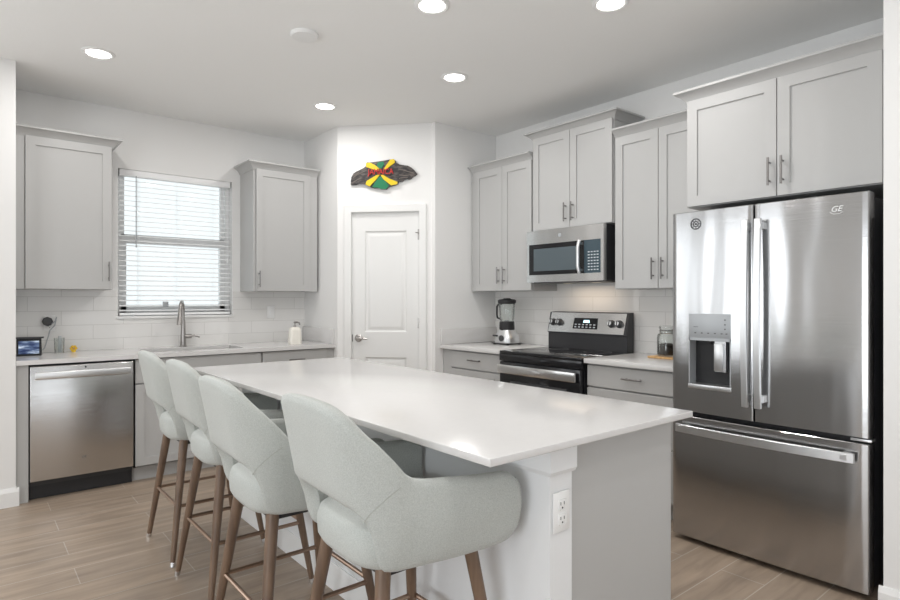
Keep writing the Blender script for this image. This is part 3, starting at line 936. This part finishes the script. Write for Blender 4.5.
# round emblem and the script mark
ex, ez = 0.136, 1.700
yb_ = bow(ex)
bm = nb()
for r0, r1 in ((0.030, 0.024), (0.016, 0.011)):
    add_loft(bm, [[(ex + r * math.cos(2 * PI * k / 28), y_, ez + r * math.sin(2 * PI * k / 28)) for k in range(28)] for r, y_ in ((r0, yb_ + 0.002), (r0, yb_ - 0.002), (r1, yb_ - 0.002), (r1, yb_ + 0.002))], cap=False, closed=True)
for k in range(8):
    a = 2 * PI * k / 8
    c_, s_ = math.cos(a), math.sin(a)
    add_tube(bm, [(ex + 0.015 * c_, yb_ - 0.001, ez + 0.015 * s_), (ex + 0.025 * c_, yb_ - 0.001, ez + 0.025 * s_)], 0.0016, 6)
add_lathe(bm, [(0, 0.002), (0.006, 0.002), (0.006, -0.002), (0, -0.002)], ex, yb_, 14, 'Y', ez)
o = obj('round_emblem', bm, 'charcoal', dl)
gx, gz = FW - 0.123, 1.702
yy = bow(gx) - 0.0012
bm = text_bm('GE', 0.036, 0.0006, Matrix.Translation((gx, yy, gz)), 0.35)
add_tube(bm, [(gx - 0.024, yy, gz - 0.012), (gx - 0.01, yy, gz - 0.021), (gx + 0.012, yy, gz - 0.022), (gx + 0.026, yy, gz - 0.014)], 0.0012, 6)
obj('maker_mark', bm, 'mark', dr_, 0)


def bar(pts, w, th, vertical=True):      # flat curved bar handle
    loops = []
    for x, y, z in pts:
        if vertical: loops.append([(x - w / 2, y, z), (x + w / 2, y, z), (x + w / 2, y + th, z), (x - w / 2, y + th, z)])
        else: loops.append([(x, y, z - w / 2), (x, y + th, z - w / 2), (x, y + th, z + w / 2), (x, y, z + w / 2)])
    return add_loft(nb(), loops)


for door, hx_ in ((dl, SEAM - 0.024), (dr_, SEAM + 0.036)):
    y0 = bow(SEAM)
    pts = [(hx_, y0 - 0.050 - 0.016 * math.sin(PI * k / 14), 0.775 + (1.690 - 0.775) * k / 14) for k in range(15)]
    bm = bar(pts, 0.030, 0.018)
    for z in (0.80, 1.64): add_box(bm, hx_ - 0.010, hx_ + 0.012, y0 - 0.045, y0 + 0.004, z, z + 0.035)
    bmesh.ops.bevel(bm, geom=[e for e in bm.edges], offset=0.002, segments=1, affect='EDGES')
    obj('handle', bm, 'steelbar', door)
pts = [(0.040 + (FW - 0.085) * k / 20, bow(0.040 + (FW - 0.085) * k / 20) - 0.042 - 0.016 * math.sin(PI * k / 20), 0.614) for k in range(21)]
bm = bar(pts, 0.042, 0.018, False)
for x in (0.06, FW - 0.10): add_box(bm, x, x + 0.03, bow(x) - 0.045, bow(x) + 0.006, 0.602, 0.628)
bmesh.ops.bevel(bm, geom=[e for e in bm.edges], offset=0.002, segments=1, affect='EDGES')
obj('handle', bm, 'steelbar', fz)
bm = box(FW - 0.075, FW + 0.004, 0.02, 0.075, 0.682, 0.694, bev=0.002)
obj('lower_hinge', bm, 'steelbar', t)

# ------------------------------------------------------------------ island
IX0, IX1, IY0, IY1 = 0.990, 1.966, 1.045, 3.545
t = thing('island_countertop', 'large white quartz slab on the kitchen island', 'countertop', (0, 0, 0))
obj('slab', box(IX0, IX1, IY0, IY1, 0.8885, 0.910, bev=0.003, seg=3), 'quartz', t)
t = thing('kitchen_island', 'island base of grey panels and white knee wall under the quartz slab', 'kitchen island', (0, 0, 0))
K0, K1, KY0, KY1 = 1.280, 1.376, 1.105, 3.515
obj('knee_wall', box(K0, K1, KY0, KY1, 0, 0.888), 'island_white', t)
bm = nb()
pr = [(0.0, 0.795), (0.010, 0.800), (0.016, 0.812), (0.016, 0.888), (-0.02, 0.888), (-0.02, 0.795)]
loops = [[(K0 - o_, KY1, z) for o_, z in pr], [(K0 - o_, KY0 - o_, z) for o_, z in pr], [(K1 + o_ * 0.3, KY0 - o_, z) for o_, z in pr]]
add_loft(bm, loops)
obj('cap_trim', bm, 'island_white', t, 20)
bm = nb()
prb = [(0, 0), (0.012, 0), (0.012, 0.095), (0.008, 0.108), (0.004, 0.115), (0, 0.115)]
add_loft(bm, [[(K0 - o_, KY1, z) for o_, z in prb], [(K0 - o_, KY0 - o_, z) for o_, z in prb], [(K1, KY0 - o_, z) for o_, z in prb]])
obj('baseboard', bm, 'trim', t, 20)
obj('cabinet_body', box(K1, 1.922, KY0 + 0.02, KY1 - 0.012, 0.105, 0.888), 'cab', t)
obj('end_panel', box(K1 + 0.001, 1.926, KY0 + 0.006, KY0 + 0.02, 0.0, 0.888, bev=0.001, seg=1), 'cab', t)
obj('end_panel', box(K1 + 0.001, 1.926, KY1 - 0.012, KY1, 0.0, 0.888, bev=0.001, seg=1), 'cab', t)
obj('toe_kick', box(K1, 1.87, KY0 + 0.02, KY1 - 0.012, 0, 0.105), 'cab', t)
nd_ = 5; yw = (KY1 - 0.02 - KY0 - 0.012) / nd_
for k in range(nd_):
    y0 = KY0 + 0.012 + k * yw
    dd = obj('door', box(1.930, 1.951, y0 + 0.002, y0 + yw - 0.002, 0.112, 0.874, bev=0.002, seg=1), 'cab', t)
    bm = tube([(1.981, y0 + 0.05, 0.66), (1.981, y0 + 0.05, 0.80)], 0.0055, 10)
    for z in (0.685, 0.775): add_tube(bm, [(1.95, y0 + 0.05, z), (1.981, y0 + 0.05, z)], 0.0045, 8)
    obj('handle', bm, 'nickel', dd)


def outlet(name, label, loc, rotz, kind='outlet', group=None):
    t = thing(name, label, kind, loc, rotz)
    obj('cover_plate', box(-0.036, 0.036, -0.006, 0.0, -0.058, 0.058, bev=0.004), 'plastic', t)
    if kind == 'outlet':
        for z in (-0.021, 0.021):
            bm = box(-0.017, 0.017, -0.008, -0.004, z - 0.016, z + 0.016, bev=0.004)
            rc = obj('receptacle', bm, 'plastic', t)
            bm = nb()
            add_box(bm, -0.0085, -0.0062, -0.0086, -0.0075, z - 0.001, z + 0.008); add_box(bm, 0.0062, 0.0085, -0.0086, -0.0075, z - 0.001, z + 0.008)
            add_lathe(bm, [(0, -0.0006), (0.0028, -0.0006), (0.0028, 0.0006), (0, 0.0006)], 0, -0.008, 10, 'Y', z - 0.009)
            obj('slots', bm, 'charcoal', rc, 0)
    else:
        obj('rocker', box(-0.017, 0.017, -0.010, -0.004, -0.033, 0.033, bev=0.002), 'plastic', t)
    return t


outlet('wall_outlet', 'white outlet on the end of the island knee wall', (1.324, KY0 - 0.0005, 0.690), 0)
outlet('wall_outlet', 'white outlet on left splashback with black adapter plugged in', (0.478, YS - 0.0085, 1.125), 0)
outlet('light_switch', 'white rocker switch on splashback left of the soap bottle', (2.165, YS - 0.0085, 1.185), 0, 'light switch')

# ------------------------------------------------------------------ bar stools


def shell_pos(l):
    if l < 0.13: return Vector((-0.225, l)), Vector((-1, 0))
    if l < 0.271:
        a = (l - 0.13) / 0.09
        return Vector((-0.135 - 0.09 * math.cos(a), 0.13 + 0.09 * math.sin(a))), Vector((-math.cos(a), math.sin(a)))
    return Vector((-0.135 + (l - 0.271), 0.22 + 0.10 * (l - 0.271) - 0.06 * (l - 0.271) ** 2)), Vector((-0.08, 1)).normalized()


def sm(a, b, x):
    x = min(1, max(0, (x - a) / (b - a)))
    return x * x * (3 - 2 * x)


LEN = 0.655


def shell_heights(l):
    # back edge, rounded shoulder, straight slope, fillet into the arm
    pts = [(0.0, 1.036), (0.10, 1.034), (0.15, 1.027), (0.185, 1.008), (0.235, 0.942), (0.271, 0.885), (0.29, 0.853), (0.305, 0.838), (0.33, 0.829), (0.50, 0.813), (0.60, 0.808), (0.66, 0.800)]
    zt = pts[-1][1]
    for (a, za), (b, zb) in zip(pts[:-1], pts[1:]):
        if a <= l <= b: zt = za + (zb - za) * (l - a) / (b - a); break
    pb = [(0.0, 0.770), (0.12, 0.770), (0.16, 0.766), (0.18, 0.755), (0.195, 0.730), (0.207, 0.680), (0.217, 0.630), (0.230, 0.604), (0.26, 0.596), (0.45, 0.591), (0.56, 0.593), (0.66, 0.602)]
    zb_ = pb[-1][1]
    for (a, za), (b, zb) in zip(pb[:-1], pb[1:]):
        if a <= l <= b: zb_ = za + (zb - za) * (l - a) / (b - a); break
    return zt, zb_


def shell_section(l, sgn):
    p, n = shell_pos(min(l, LEN))
    zt, zb_ = shell_heights(min(l, LEN))
    th = 0.024
    r = 0.06                              # rounded front end of the arm, seen from the side
    if l > LEN - r:
        q = min(1.0, (l - (LEN - r)) / r)
        k = 1 - (1 - math.sqrt(max(0, 1 - q ** 2.4))) * 0.55
        zc = zb_ + (zt - zb_) * 0.5
        zt, zb_ = zc + (zt - zc) * k, zc + (zb_ - zc) * k
        if q > 0.85: th *= math.sqrt(max(0.05, 1 - ((q - 0.85) / 0.15) ** 2))
    lean = 0.20 * (1 - sm(0.17, 0.36, l))
    out = []
    N = 7
    prof = [(1, zb_ + 0.02 + (zt - zb_ - 0.04) * k / (N - 1)) for k in range(N)]
    prof += [(0.72, zt - 0.005), (0.0, zt), (-0.72, zt - 0.005)]
    prof += [(-1, zt - 0.02 - (zt - zb_ - 0.04) * k / (N - 1)) for k in range(N)]
    prof += [(-0.72, zb_ + 0.005), (0.0, zb_), (0.72, zb_ + 0.005)]
    for s, z in prof:
        off = th * s
        dx = -lean * max(0, z - 0.70)
        bel = 0.010 * math.sin(PI * min(1, max(0, (z - zb_) / max(0.01, zt - zb_)))) * sm(0.28, 0.4, l)
        taper = -0.16 * max(0, 0.72 - z)
        x = p.x + n.x * (off + bel) + dx
        y = p.y + n.y * (off + bel) + n.y * taper
        out.append((x, sgn * y, z))
    return out


def make_shell():
    ls = [0.0, 0.03, 0.06, 0.09, 0.11, 0.13, 0.145, 0.16, 0.172, 0.184, 0.192, 0.20, 0.206, 0.212, 0.218, 0.226, 0.235, 0.25, 0.265, 0.28, 0.29, 0.30, 0.31, 0.32, 0.34, 0.37, 0.40, 0.44, 0.48, 0.52, 0.55, 0.575, 0.60, 0.62, 0.635, 0.646, 0.653, 0.655]
    loops = [shell_section(l, -1) for l in reversed(ls[1:])] + [shell_section(l, 1) for l in ls]
    return add_loft(nb(), loops)


def make_seat():
    bm = nb()
    loops = []
    prof = [(0.86, 0.588), (0.95, 0.593), (0.99, 0.610), (1.0, 0.640), (0.995, 0.662), (0.965, 0.684), (0.90, 0.694), (0.5, 0.700), (0.02, 0.700)]
    for k, z in prof:
        lp = []
        for i in range(48):
            a = 2 * PI * i / 48
            c, s = math.cos(a), math.sin(a)
            e = 2 / 3.6
            lp.append((0.012 + 0.230 * k * math.copysign(abs(c) ** e, c), 0.212 * k * math.copysign(abs(s) ** e, s), z))
        loops.append(lp)
    return add_loft(bm, loops)


def make_stool(label):
    t = thing('bar_stool', label, 'bar stool', (0, 0, 0), 0, 'bar stools along the island')
    # the swivelling seat is turned a few degrees on its base
    obj('seat', make_seat(), 'fabric', t, 60).rotation_euler = (0, 0, math.radians(-2.5))
    sh = obj('backrest', make_shell(), 'fabric', t, 60)
    sh.rotation_euler = (0, 0, math.radians(-2.5))
    # seam between back and arm on each side
    for s in (-1, 1):
        pts = []
        for l, z in ((0.192, 0.742), (0.205, 0.762), (0.225, 0.785), (0.25, 0.810), (0.27, 0.825)):
            p, n = shell_pos(l)
            lean = 0.20 * (1 - sm(0.17, 0.36, l))
            pts.append((p.x + n.x * 0.0242 - lean * max(0, z - 0.70), s * (p.y + n.y * 0.0242), z))
        obj('seam', tube(pts, 0.0016, 6), 'seam', sh)
    obj('seat_base', box(-0.16, 0.16, -0.16, 0.16, 0.568, 0.59), 'blackmatte', t)
    RZ = 0.275
    for sx in (-1, 1):
        for sy in (-1, 1):
            top = Vector((sx * 0.150 - 0.005, sy * 0.150, 0.592)); foot = Vector((sx * 0.229 - 0.003, sy * 0.238, 0.0))
            d = foot - top
            lg = obj('leg', tube([top, top + d * 0.4, top + d * 0.965], [0.0215, 0.0185, 0.0120], 14), 'walnut', t)
            obj('foot_cap', tube([top + d * 0.965, Vector((foot.x, foot.y, 0.0))], [0.0125, 0.0130], 12), 'chrome', lg)
    f = 1 - RZ / 0.592
    rx, ry = 0.150 + (0.0875) * f, 0.150 + 0.088 * f
    for a, b in (((-rx, -ry), (-rx, ry)), ((rx, -ry), (rx, ry)), ((-rx, -ry), (rx, -ry)), ((-rx, ry), (rx, ry))):
        obj('footrest_rail', tube([(a[0], a[1], RZ), (b[0], b[1], RZ)], 0.0085, 10), 'copper', t)
    return t


def dup(root, loc, rotz, label):
    r = root.copy(); C.objects.link(r); r.location = loc; r.rotation_euler = (0, 0, rotz); r['label'] = label
    for ch in list(root.children):
        c = ch.copy(); C.objects.link(c); c.parent = r
        for g in ch.children:
            d = g.copy(); C.objects.link(d); d.parent = c
    return r


s4 = make_stool('pale fabric bar stool nearest the camera, its armrest in full view')
s4.location = (1.008, 1.462, 0); s4.rotation_euler = (0, 0, 0)
dup(s4, (0.945, 2.035, 0), 0.0, 'pale fabric bar stool directly behind the nearest one, third from the sink')
dup(s4, (1.004, 2.722, 0), 0.0, 'pale fabric bar stool second from the sink end of the row')
dup(s4, (1.008, 3.300, 0), 0.0, 'pale fabric bar stool farthest from the camera, closest to the dishwasher')

# ------------------------------------------------------------------ things on the counters
# smart display with a blue picture
t = thing('smart_display', 'small black display showing a blue picture on left counter end', 'screen', (0.345, 5.02, 0.9125), math.radians(-8))
bm = add_prism(nb(), [(-0.055, 0.0), (-0.058, 0.118), (-0.046, 0.124), (0.03, 0.0)], -0.070, 0.070, 'X')
bm2 = nb()
obj('casing', bm, 'blackmatte', t, 0)
bm = nb(); add_box(bm, -0.058, 0.058, -0.0605, -0.0565, 0.016, 0.104)
bm.transform(Matrix.Rotation(math.radians(1.5), 4, 'X'))
obj('screen', bm, 'screen', t, 0)
bm = box(-0.090, 0.085, -0.075, -0.03, 0.120, 0.130, bev=0.002)
obj('top_ledge', bm, 'charcoal', t)
# black adapter plugged in with cable
t = thing('power_adapter', 'black plug-in adapter with looped cable on the left outlet', 'adapter', (0.462, YS - 0.017, 1.140))
obj('plug_body', lathe([(0, 0), (0.030, 0), (0.034, -0.012), (0.034, -0.030), (0.026, -0.040), (0, -0.041)], axis='Y', seg=8), 'charcoal', t)
obj('cable', tube([(0.02, -0.03, -0.02), (0.045, -0.04, 0.0), (0.055, -0.035, 0.03), (0.045, -0.02, -0.03), (0.015, -0.025, -0.065), (0.005, -0.03, -0.11), (-0.02, -0.06, -0.19), (-0.06, -0.10, -0.222)], 0.004, 8), 'dispenser', t)
# glass tumbler with steel stick
t = thing('glass_tumbler', 'clear glass holding a steel stick beside the small display', 'glass', (0.525, 5.09, 0.9125))
obj('cup', lathe([(0, 0), (0.030, 0), (0.034, 0.11), (0.031, 0.11), (0.027, 0.006), (0, 0.006)], seg=24), 'jarglass', t)
o = obj('steel_stick', box(-0.008, 0.012, -0.004, 0.004, 0.0, 0.118, bev=0.003), 'dispenser'); o.location = (0.527, 5.09, 0.9187)
tag(o, 'flat grey steel stick standing in the clear glass', 'utensil')
# yellow trinket
o = thing('yellow_trinket', 'tiny yellow trinket on the counter left of the sink', 'ornament', (0.617, 5.12, 0.9125))
bm = nb()
for k in range(6):
    a = 2 * PI * k / 6
    add_lathe(bm, [(0, -0.010), (0.008, -0.007), (0.011, 0), (0.008, 0.007), (0, 0.010)], 0.015 * math.cos(a), 0.004 * (k % 2), 10, cz=0.027 + 0.015 * math.sin(a))
add_lathe(bm, [(0, 0), (0.013, 0), (0.010, 0.012), (0, 0.014)], 0, 0, 12)
obj('flower_head', bm, 'yellow', o)
obj('centre', lathe([(0, -0.011), (0.007, -0.009), (0.007, 0.006), (0, 0.006)], cy=-0.004, cz=0.027, axis='Y', seg=12), 'oak', o)
# soap bottle
t = thing('soap_bottle', 'cream ceramic soap bottle with grey pump beside the pantry corner', 'bottle', (2.215, 4.81, 0.9125))
bm = nb()
prof = [(0.96, 0.0), (1.0, 0.006), (0.98, 0.06), (0.92, 0.115), (0.84, 0.135), (0.60, 0.146), (0.25, 0.150)]
loops = []
for k, z in prof:
    lp = []
    for i in range(32):
        a = 2 * PI * i / 32; c, s = math.cos(a), math.sin(a); e = 2 / 4
        lp.append((0.055 * k * math.copysign(abs(c) ** e, c), 0.036 * k * math.copysign(abs(s) ** e, s), z))
    loops.append(lp)
obj('bottle', add_loft(nb(), loops), 'cream', t, 50)
bm = tube([(0, 0, 0.148), (0, 0, 0.185)], 0.005, 10)
add_tube(bm, [(-0.008, 0, 0.188), (0.018, 0, 0.190), (0.042, 0, 0.184), (0.046, 0, 0.165)], [0.009, 0.009, 0.007, 0.006], 10)
add_lathe(bm, [(0.013, 0.147), (0.013, 0.160), (0.006, 0.163), (0, 0.163), ], 0, 0, 14)
obj('pump', bm, 'nickel', t)

# blender
t = thing('blender', 'glass jug blender with silver base in the counter corner', 'blender', (3.58, 3.572, 0.9175), R90)
bm = nb()
loops = []
for hw, hd, z in ((0.098, 0.085, 0.012), (0.100, 0.088, 0.03), (0.094, 0.082, 0.075), (0.074, 0.066, 0.105), (0.064, 0.06, 0.125)):
    lp = []
    for i in range(32):
        a = 2 * PI * i / 32; c, s = math.cos(a), math.sin(a); e = 2 / 3.2
        lp.append((hw * math.copysign(abs(c) ** e, c), hd * math.copysign(abs(s) ** e, s), z))
    loops.append(lp)
bs = obj('base', add_loft(nb(), loops), 'steelbar', t, 40)
bm = nb()
add_box(bm, -0.10, 0.10, -0.09, 0.09, 0.006, 0.014, bev=0.003)
for x in (-0.08, 0.08):
    for y in (-0.07, 0.07): add_lathe(bm, [(0, 0), (0.012, 0), (0.012, 0.008), (0, 0.008)], x, y, 10)
obj('base_plate', bm, 'blackmatte', t)
bm = lathe([(0, -0.004), (0.026, -0.004), (0.026, 0.004), (0, 0.004)], cx=0.02, cy=-0.089, cz=0.055, axis='Y', seg=20)
obj('dial', bm, 'charcoal', bs)
bm = box(-0.085, -0.03, -0.091, -0.080, 0.068, 0.082, bev=0.003)
obj('switch', bm, 'charcoal', bs)
obj('collar', lathe([(0, 0.122), (0.062, 0.122), (0.066, 0.135), (0.064, 0.19), (0.060, 0.195), (0, 0.195)], seg=28), 'blackmatte', t)
jg = obj('jug', lathe([(0, 0.190), (0.058, 0.190), (0.064, 0.23), (0.072, 0.355), (0.070, 0.360), (0.060, 0.235), (0.054, 0.198), (0, 0.197)], seg=32), 'jarglass', t)
obj('jug_handle', tube([(-0.066, 0, 0.345), (-0.105, 0, 0.340), (-0.122, 0, 0.322), (-0.124, 0, 0.25), (-0.116, 0, 0.225), (-0.062, 0, 0.208)], 0.0085, 10), 'blackmatte', jg)
obj('lid', lathe([(0, 0.345), (0.068, 0.345), (0.078, 0.358), (0.078, 0.376), (0.066, 0.384), (0.034, 0.388), (0.030, 0.394), (0, 0.395)], seg=32), 'blackmatte', t)
bm = nb(); add_box(bm, -0.03, 0.03, -0.003, 0.003, 0.197, 0.205); add_box(bm, -0.003, 0.003, -0.03, 0.03, 0.197, 0.207)
obj('blade', bm, 'chrome', jg)

# board and jar
o = obj('cutting_board', box(-0.09, 0.09, -0.15, 0.12, 0, 0.013, bev=0.004), 'oak'); o.location = (3.55, 2.035, 0.9175)
tag(o, 'orange-brown wooden board under the glass jar beside refrigerator', 'board')
t = thing('glass_jar', 'clip-top glass jar of dark beans on the wooden board', 'jar', (3.545, 2.065, 0.9310))
jb = obj('jar_body', lathe([(0, 0), (0.056, 0), (0.061, 0.008), (0.061, 0.105), (0.056, 0.122), (0.045, 0.130), (0.045, 0.150), (0.041, 0.150), (0.041, 0.130), (0.052, 0.120), (0.057, 0.103), (0.057, 0.010), (0.052, 0.005), (0, 0.005)], seg=32), 'jarglass', t)
obj('beans', lathe([(0, 0.0055), (0.051, 0.0055), (0.0565, 0.011), (0.0565, 0.062), (0.03, 0.071), (0, 0.068)], seg=28), 'coffee', t)
ld = obj('lid', lathe([(0, 0.152), (0.047, 0.152), (0.049, 0.160), (0.047, 0.168), (0.02, 0.172), (0, 0.172)], seg=32), 'jarglass', t)
bm = nb()
ring = [(0.048 * math.cos(2 * PI * k / 24), 0.048 * math.sin(2 * PI * k / 24), 0.142) for k in range(25)]
add_tube(bm, ring, 0.0025, 6)
add_tube(bm, [(0.03, -0.038, 0.142), (0.034, -0.05, 0.150), (0.03, -0.042, 0.17)], 0.002, 6)
add_tube(bm, [(0.05, 0.0, 0.142), (0.056, 0.0, 0.12), (0.052, 0.0, 0.165)], 0.002, 6)
obj('wire_clip', bm, 'nickel', t)
for o_ in (t.children):
    for v in o_.data.vertices: v.co.z *= 1.16

# ------------------------------------------------------------------ carved plaque above the pantry door
pl_outline = [(100, 335), (102, 295), (108, 255), (130, 218), (160, 200), (195, 188), (228, 178), (258, 160), (268, 112), (340, 112), (430, 102), (500, 92), (545, 86), (562, 105), (568, 130), (610, 150), (640, 150), (690, 158), (725, 178), (755, 205), (782, 240), (762, 258), (742, 264), (722, 285), (700, 292), (675, 288), (650, 297), (628, 312), (606, 314), (590, 300), (586, 340), (540, 352), (500, 358), (480, 372), (470, 388), (440, 386), (412, 386), (390, 370), (340, 372), (302, 362), (270, 345), (248, 330), (210, 326), (180, 322), (150, 334)]
KS = 5.03 / 589.5
PC = A + dv * 0.53


def pp(x, y):
    return ((34 + (x / 10 - 44.0)) * KS * 0.0 + (x / 10 - 44.0) * KS, (17.4 + 7 - y / 10 - 0.4) * KS)


t = thing('wall_plaque', 'carved dark wooden island-map plaque in black, yellow and green above pantry door', 'wall art', (0, 0, 0), dang)
# centre of the outline in the photo sits at px 384, 174
yc = 1.30 + (299.6 - 174.0) * KS
c_th = (384 - 450) / 589.5
den = (math.sin(math.radians(39.5255)) + c_th * math.cos(math.radians(39.5255)), math.cos(math.radians(39.5255)) - c_th * math.sin(math.radians(39.5255)))
nrm = Vector((-dv.y, dv.x)).normalized()
dd_ = A.dot(nrm) / Vector(den).dot(nrm)
t.location = (den[0] * dd_, den[1] * dd_, yc)
poly = [pp(x, y) for x, y in pl_outline]
bm = add_prism(nb(), poly, -0.030, -0.001, 'Y', 0.004)
brd = obj('board', bm, 'carved', t, 0)


def band(name, pts, m, y0=-0.036, y1=-0.026):
    return obj(name, add_prism(nb(), [pp(x, y) for x, y in pts], y0, y1, 'Y', 0.0015), m, brd, 0)


band('green_field', [(325, 362), (395, 262), (420, 258), (480, 330), (500, 356), (480, 372), (470, 388), (412, 386), (390, 370), (340, 370)], 'green')
band('green_field', [(372, 150), (385, 118), (440, 110), (450, 140), (420, 182), (395, 178)], 'green')
band('yellow_band', [(262, 122), (300, 116), (350, 140), (400, 180), (395, 200), (330, 185), (262, 160)], 'gold', -0.037)
band('yellow_band', [(510, 94), (545, 88), (560, 108), (556, 128), (470, 188), (440, 192)], 'gold', -0.037)
band('yellow_band', [(258, 330), (270, 300), (370, 246), (405, 240), (380, 275), (300, 358), (262, 340)], 'gold', -0.037)
band('yellow_band', [(412, 245), (440, 245), (500, 285), (586, 318), (584, 342), (520, 352), (440, 290)], 'gold', -0.037)
cxp, cyp = pp(415, 215)
bm = text_bm('JAMAICA', 0.070, 0.004, Matrix.Translation((cxp, -0.041, cyp)), 0, 26.5 * KS)
obj('red_lettering', bm, 'red', brd, 0)
bm = nb()
for pts in ([(125, 265), (170, 235), (215, 215), (248, 205)], [(130, 310), (175, 285), (215, 268)], [(590, 190), (640, 200), (700, 220), (750, 235)], [(600, 250), (650, 255), (700, 262)], [(600, 285), (640, 275), (690, 275)], [(140, 240), (190, 212)], [(300, 148), (330, 135)]):
    q_ = [pp(x, y) for x, y in pts]
    add_tube(bm, [(a, -0.031, b2) for a, b2 in q_], 0.0035, 6)
obj('carved_ridges', bm, mat('carved_edge', (0.20, 0.17, 0.15), 0.4), brd)

# ------------------------------------------------------------------ ceiling fittings
LABS = ['recessed ceiling light at far left above the dishwasher side', 'recessed ceiling light nearest the pantry corner, smallest in view',
        'recessed ceiling light in the middle between island and raised cabinet', 'recessed ceiling light cut by the photo top edge, centre left one',
        'recessed ceiling light at the photo top edge in front of refrigerator cabinet']
spots = [(0.626, 4.132), (2.157, 4.142), (2.551, 3.045), (1.84, 2.374), (2.525, 1.781)]
for (x, y), lb in zip(spots, LABS):
    t = thing('ceiling_light', lb, 'ceiling light', (x, y, ZC), 0, 'recessed ceiling lights')
    obj('trim_ring', lathe([(0.066, -0.0005), (0.092, -0.0005), (0.092, -0.004), (0.080, -0.010), (0.070, -0.008), (0.066, -0.004)], seg=36), 'plastic', t)
    obj('diffuser', lathe([(0, -0.001), (0.066, -0.001), (0.066, -0.006), (0, -0.006)], seg=36), 'lamp', t)
for x, y in spots + [(0.9, 2.4), (0.9, 0.3), (2.2, -0.2), (-0.9, 2.4), (-0.9, 0.3)]:
    area('can_light', (x, y, ZC - 0.013), (0, 0, 0), 0.13, 0.13, CAN_W, CAN_COL, 'DISK')
t = thing('smoke_detector', 'flat white round detector on the ceiling', 'smoke detector', (1.483, 3.093, ZC))
obj('cover', lathe([(0, -0.0005), (0.078, -0.0005), (0.078, -0.010), (0.070, -0.020), (0.03, -0.024), (0, -0.024)], seg=32), 'plastic', t)
